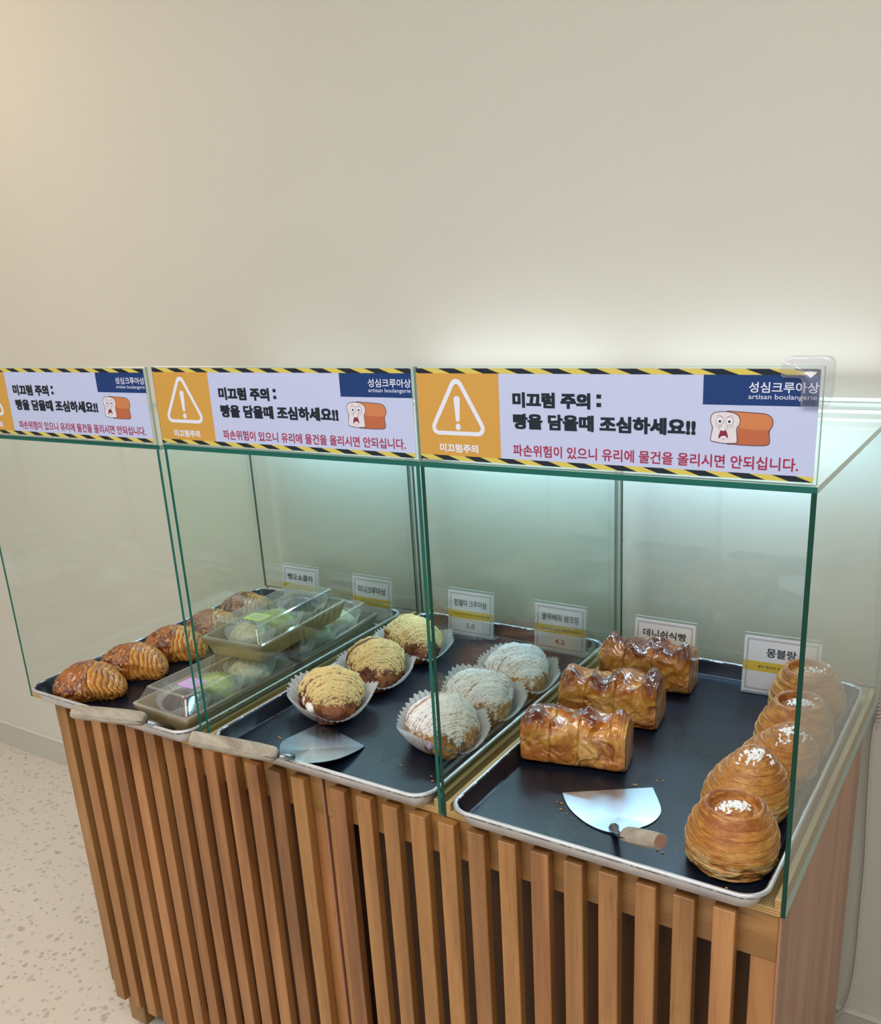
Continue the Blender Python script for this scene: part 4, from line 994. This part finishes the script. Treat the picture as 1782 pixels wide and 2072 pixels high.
# ------------------------------------------------------------------ price cards
def price_card(title, note, price, lab, x, y, rz, w, h=0.092, lean=0.10, tx=(0.14, 0.86)):
    t = thing('price_card', lab, 'price card', (x, y, FZ + .0004), rz, 'price cards behind the pastries')
    Rl = Matrix.Rotation(-lean, 4, 'X')
    def lay(n, me, m, par):
        me.transform(Rl); return link(n, me, m, par)
    me = box_me('holder', 0, w, 0, 0.0028, 0, h, 0.0003, 1); ft = box_me('ft', 0, w, 0.0, 0.042, 0, 0.0016, 0.0003, 1)
    me.transform(Rl)
    me2 = join_me('holder', [me, ft]); me2.materials.append(M['acrylic']); me2.materials.append(M['acrylic_edge'])
    for p in me2.polygons:
        p.material_index = 1 if (p.area < w * 0.006 and not (abs(p.normal.y) > .97 and p.area > 1e-4)) else 0
    link('acrylic_holder', me2, (), t)
    c0, c1, z0, z1 = 0.0012, w - .0012, 0.0035, h - 0.0045
    card = lay('card', box_me('card', c0, c1, -0.0007, -0.0002, z0, z1), M['card'], t)
    hh = z1 - z0
    def f(me, n, m, d):
        for v in me.vertices: v.co.y += -0.0007 - 0.0001 * d
        return lay(n, me, m, card)
    f(mesh('b', [(c0, 0, z0 + .38 * hh), (c1, 0, z0 + .38 * hh), (c1, 0, z0 + .555 * hh), (c0, 0, z0 + .555 * hh)], [(0, 1, 2, 3)]), 'yellow_band', M['card_yellow'], 1)
    i = 0.0042
    def rect(a): return [(c0 + a, z0 + a), (c1 - a, z0 + a), (c1 - a, z1 - a), (c0 + a, z1 - a)]
    f(join_me('r', [ring_xz('r', rect(i), rect(i + .0009), 0), ring_xz('r', rect(i + .0016), rect(i + .0024), 0)]), 'printed_frame', M['card_frame'], 2)
    W_ = c1 - c0
    f(bold_text(title, c0 + tx[0] * W_, c0 + tx[1] * W_, z0 + .65 * hh, z0 + .81 * hh, .00028), 'title', M['card_text'], 3)
    if note: f(text_me('t', note, c0 + (.10 if len(note) > 16 else .2) * W_, c0 + (.92 if len(note) > 16 else .8) * W_, z0 + .445 * hh, z0 + .492 * hh, 0, 0.012), 'note', M['card_text'], 3)
    if price: f(bold_text(price, c0 + .41 * W_, c0 + .60 * W_, z0 + .15 * hh, z0 + .27 * hh, .0003), 'price', M['card_price'], 3)
    return t
price_card('인절미 크루아상', '생크림+콩+쌀떡앙금 떡 떡과 크루아상의 환상의 조합', '5.0', 'price card reading 5.0 behind the soybean-powder croissants', -0.326, 0.531, 0.02, 0.100)
price_card('블루베리 생크림', '생크림+블루베리 퓨레잼으로 상큼하고 블루베리향가득', '4.5', 'price card reading 4.5 behind the sugar-dusted croissants', -0.140, 0.531, 0.0, 0.102)
price_card('데니쉬식빵', None, None, 'price card half hidden by the rear danish loaf', 0.050, 0.531, 0.0, 0.106)
price_card('몽블랑', '꿀이 함유된 연유 시럽에 촉촉', None, 'price card on the right tray, partly behind the rearmost bun', 0.239, 0.510, 0.05, 0.116, 0.099, tx=(.30, .69))
price_card('뺑오쇼콜라', None, None, 'price card behind the upper lidded box, lower half hidden', -0.745, 0.528, 0.02, 0.098, 0.092)
price_card('미니크루아상', '3개입+한입+쏙쏙들어감', '4.5', 'price card at the right rear corner of the left tray', -0.538, 0.506, 0.02, 0.096, 0.100)

# ------------------------------------------------------------------ palette knives
def spatula(lab, outline, sharp, tang, ha, hb, hr=0.0118):
    c = Vector(ha)
    t = thing('palette_knife', lab, 'spatula', c, 0, 'palette knives with wooden handles')
    # blade: chord (two sharp corners) + smooth shoulder
    P = [np.array(p) for p in outline]
    sm = [P[0]] + [p for p in catmull([P[0]] + P[1:-1] + [P[-1]], 8, False)][1:-1] + [P[-1]]
    pts = [Vector(p) - c for p in sm]
    bm = bmesh.new(); a = [bm.verts.new(p) for p in pts]; b = [bm.verts.new(p + Vector((0, 0, -0.0012))) for p in pts]; n = len(pts)
    cen = sum(pts, Vector()) / n; ca = bm.verts.new(cen); cb = bm.verts.new(cen + Vector((0, 0, -0.0012)))
    for i in range(n):
        j = (i + 1) % n; bm.faces.new((a[i], a[j], ca)); bm.faces.new((b[j], b[i], cb)); bm.faces.new((a[j], a[i], b[i], b[j]))
    bmesh.ops.recalc_face_normals(bm, faces=bm.faces[:])
    me = bpy.data.meshes.new('blade'); bm.to_mesh(me); bm.free(); link('blade', me, M['steel'], t)
    link('tang', tube_me('tang', [Vector(p) - c for p in tang], [.007, .0045, .0038][:len(tang)] + [.0038] * (len(tang) - 3), 8), M['tang'], t)
    A, B = Vector(ha) - c, Vector(hb) - c; d = (B - A); Lh = d.length; d.normalize()
    prof = [(0, .62), (.02, .85), (.06, .97), (.25, 1.06), (.6, 1.04), (.9, .98), (.985, .93), (1.0, .82)]
    V, F = [], []; n = 12; up = Vector((0, 0, 1)); sd = d.cross(up).normalized(); u2 = sd.cross(d)
    for s_, r_ in prof:
        for k in range(n):
            an = 2 * math.pi * (k + .5) / n; q_ = 1 + 0.05 * math.cos(4 * an)
            V.append(A + d * Lh * s_ + (sd * math.cos(an) * 1.12 + u2 * math.sin(an) * .94) * hr * r_ * q_)
    m_ = len(prof)
    for i in range(m_ - 1):
        for k in range(n): F.append((i * n + k, i * n + (k + 1) % n, (i + 1) * n + (k + 1) % n, (i + 1) * n + k))
    F.append(tuple(range(n))[::-1]); MI = [0] * len(F)
    F.append(tuple((m_ - 1) * n + k for k in range(n))); MI += [1]
    me = mesh('handle', V, F, midx=MI); me.materials.append(M['handle']); me.materials.append(M['handle_end'])
    ho = link('handle', me, (), t)
    # slot where the blade enters
    s0 = A + d * Lh * 0.0; s1 = A + d * Lh * 0.33
    view = (Vector((0.5954, -0.8627, 0.6614)) - c).normalized(); side = (-sd if sd.dot(view) < 0 else sd)
    off = side * hr * 1.10 + u2 * hr * .10
    link('slot', tube_me('slot', [s0 + off * .97, s1 + off * 1.02], 0.0008, 6), M['tang'], ho)
    return t
z_ = FZ + .0016
spatula('palette knife lying on the right tray before the loaves', [(.122, .103, z_), (.148, .072, z_), (.183, .051, z_), (.213, .046, z_ + .001), (.228, .055, z_ + .001), (.246, .082, z_), (.252, .105, z_), (.247, .128, z_), (.221, .169, z_)], 2,
        [(.214, .056, z_ + .001), (.220, .046, z_ + .003), (.236, .022, z_ + .018), (.2505, .0025, .0472)], (.250, .003, .047), (.301, -0.024, .070), 0.0098)
spatula('palette knife with its wooden handle over the front rim of the middle tray', [(-.301, .118, z_), (-.302, .070, .018), (-.297, .026, .025), (-.273, -.006, .030), (-.250, -.024, .0345), (-.227, -.026, .0355), (-.206, -.012, .031), (-.190, .020, .025), (-.188, .060, .018), (-.192, .088, z_)], 2,
        [(-.236, -.018, .034), (-.243, -.030, .040), (-.250, -.036, .043)], (-.248, -.036, .045), (-.346, -0.100, .078))
spatula('palette knife at the left tray, its blade under the purple-stickered box', [(-.520, .080, z_), (-.530, .040, z_), (-.520, .005, z_), (-.500, -.012, z_ + .0005), (-.478, -.016, z_ + .0005), (-.460, -.006, z_), (-.452, .030, z_), (-.455, .075, z_)], 2,
        [(-.492, -.008, z_ + .001), (-.500, -.030, .030), (-.507, -.046, .043)], (-.507, -.048, .048), (-.604, -0.103, .064))

# ------------------------------------------------------------------ crumbs
rnd = random.Random(4)
for nm, lab, spots, n in (('crumbs', 'pastry crumbs scattered on the right tray', [(.20, .165), (.205, .158), (.125, .085), (.225, .19), (.36, .018), (.14, .06), (.28, .04)], 16), ('crumbs', 'pastry crumbs scattered on the middle tray', [(-.10, .06), (-.15, .07), (-.18, .2), (-.06, .06), (-.33, .05)], 12)):
    bm = bmesh.new(); t0 = spots[0]
    for k in range(n):
        sx, sy = spots[k % len(spots)]; sx += rnd.gauss(0, .006); sy += rnd.gauss(0, .006)
        r = bmesh.ops.create_icosphere(bm, subdivisions=1, radius=rnd.uniform(.0007, .0016), matrix=Matrix.Translation((sx - t0[0], sy - t0[1], 0.0006)) @ Matrix.Diagonal((rnd.uniform(1, 2), 1, .5, 1)))
    me = bpy.data.meshes.new(nm); bm.to_mesh(me); bm.free()
    o = link(nm, me, M['crumb'], loc=(t0[0], t0[1], FZ)); tag(o, lab, 'crumbs', kind='stuff')
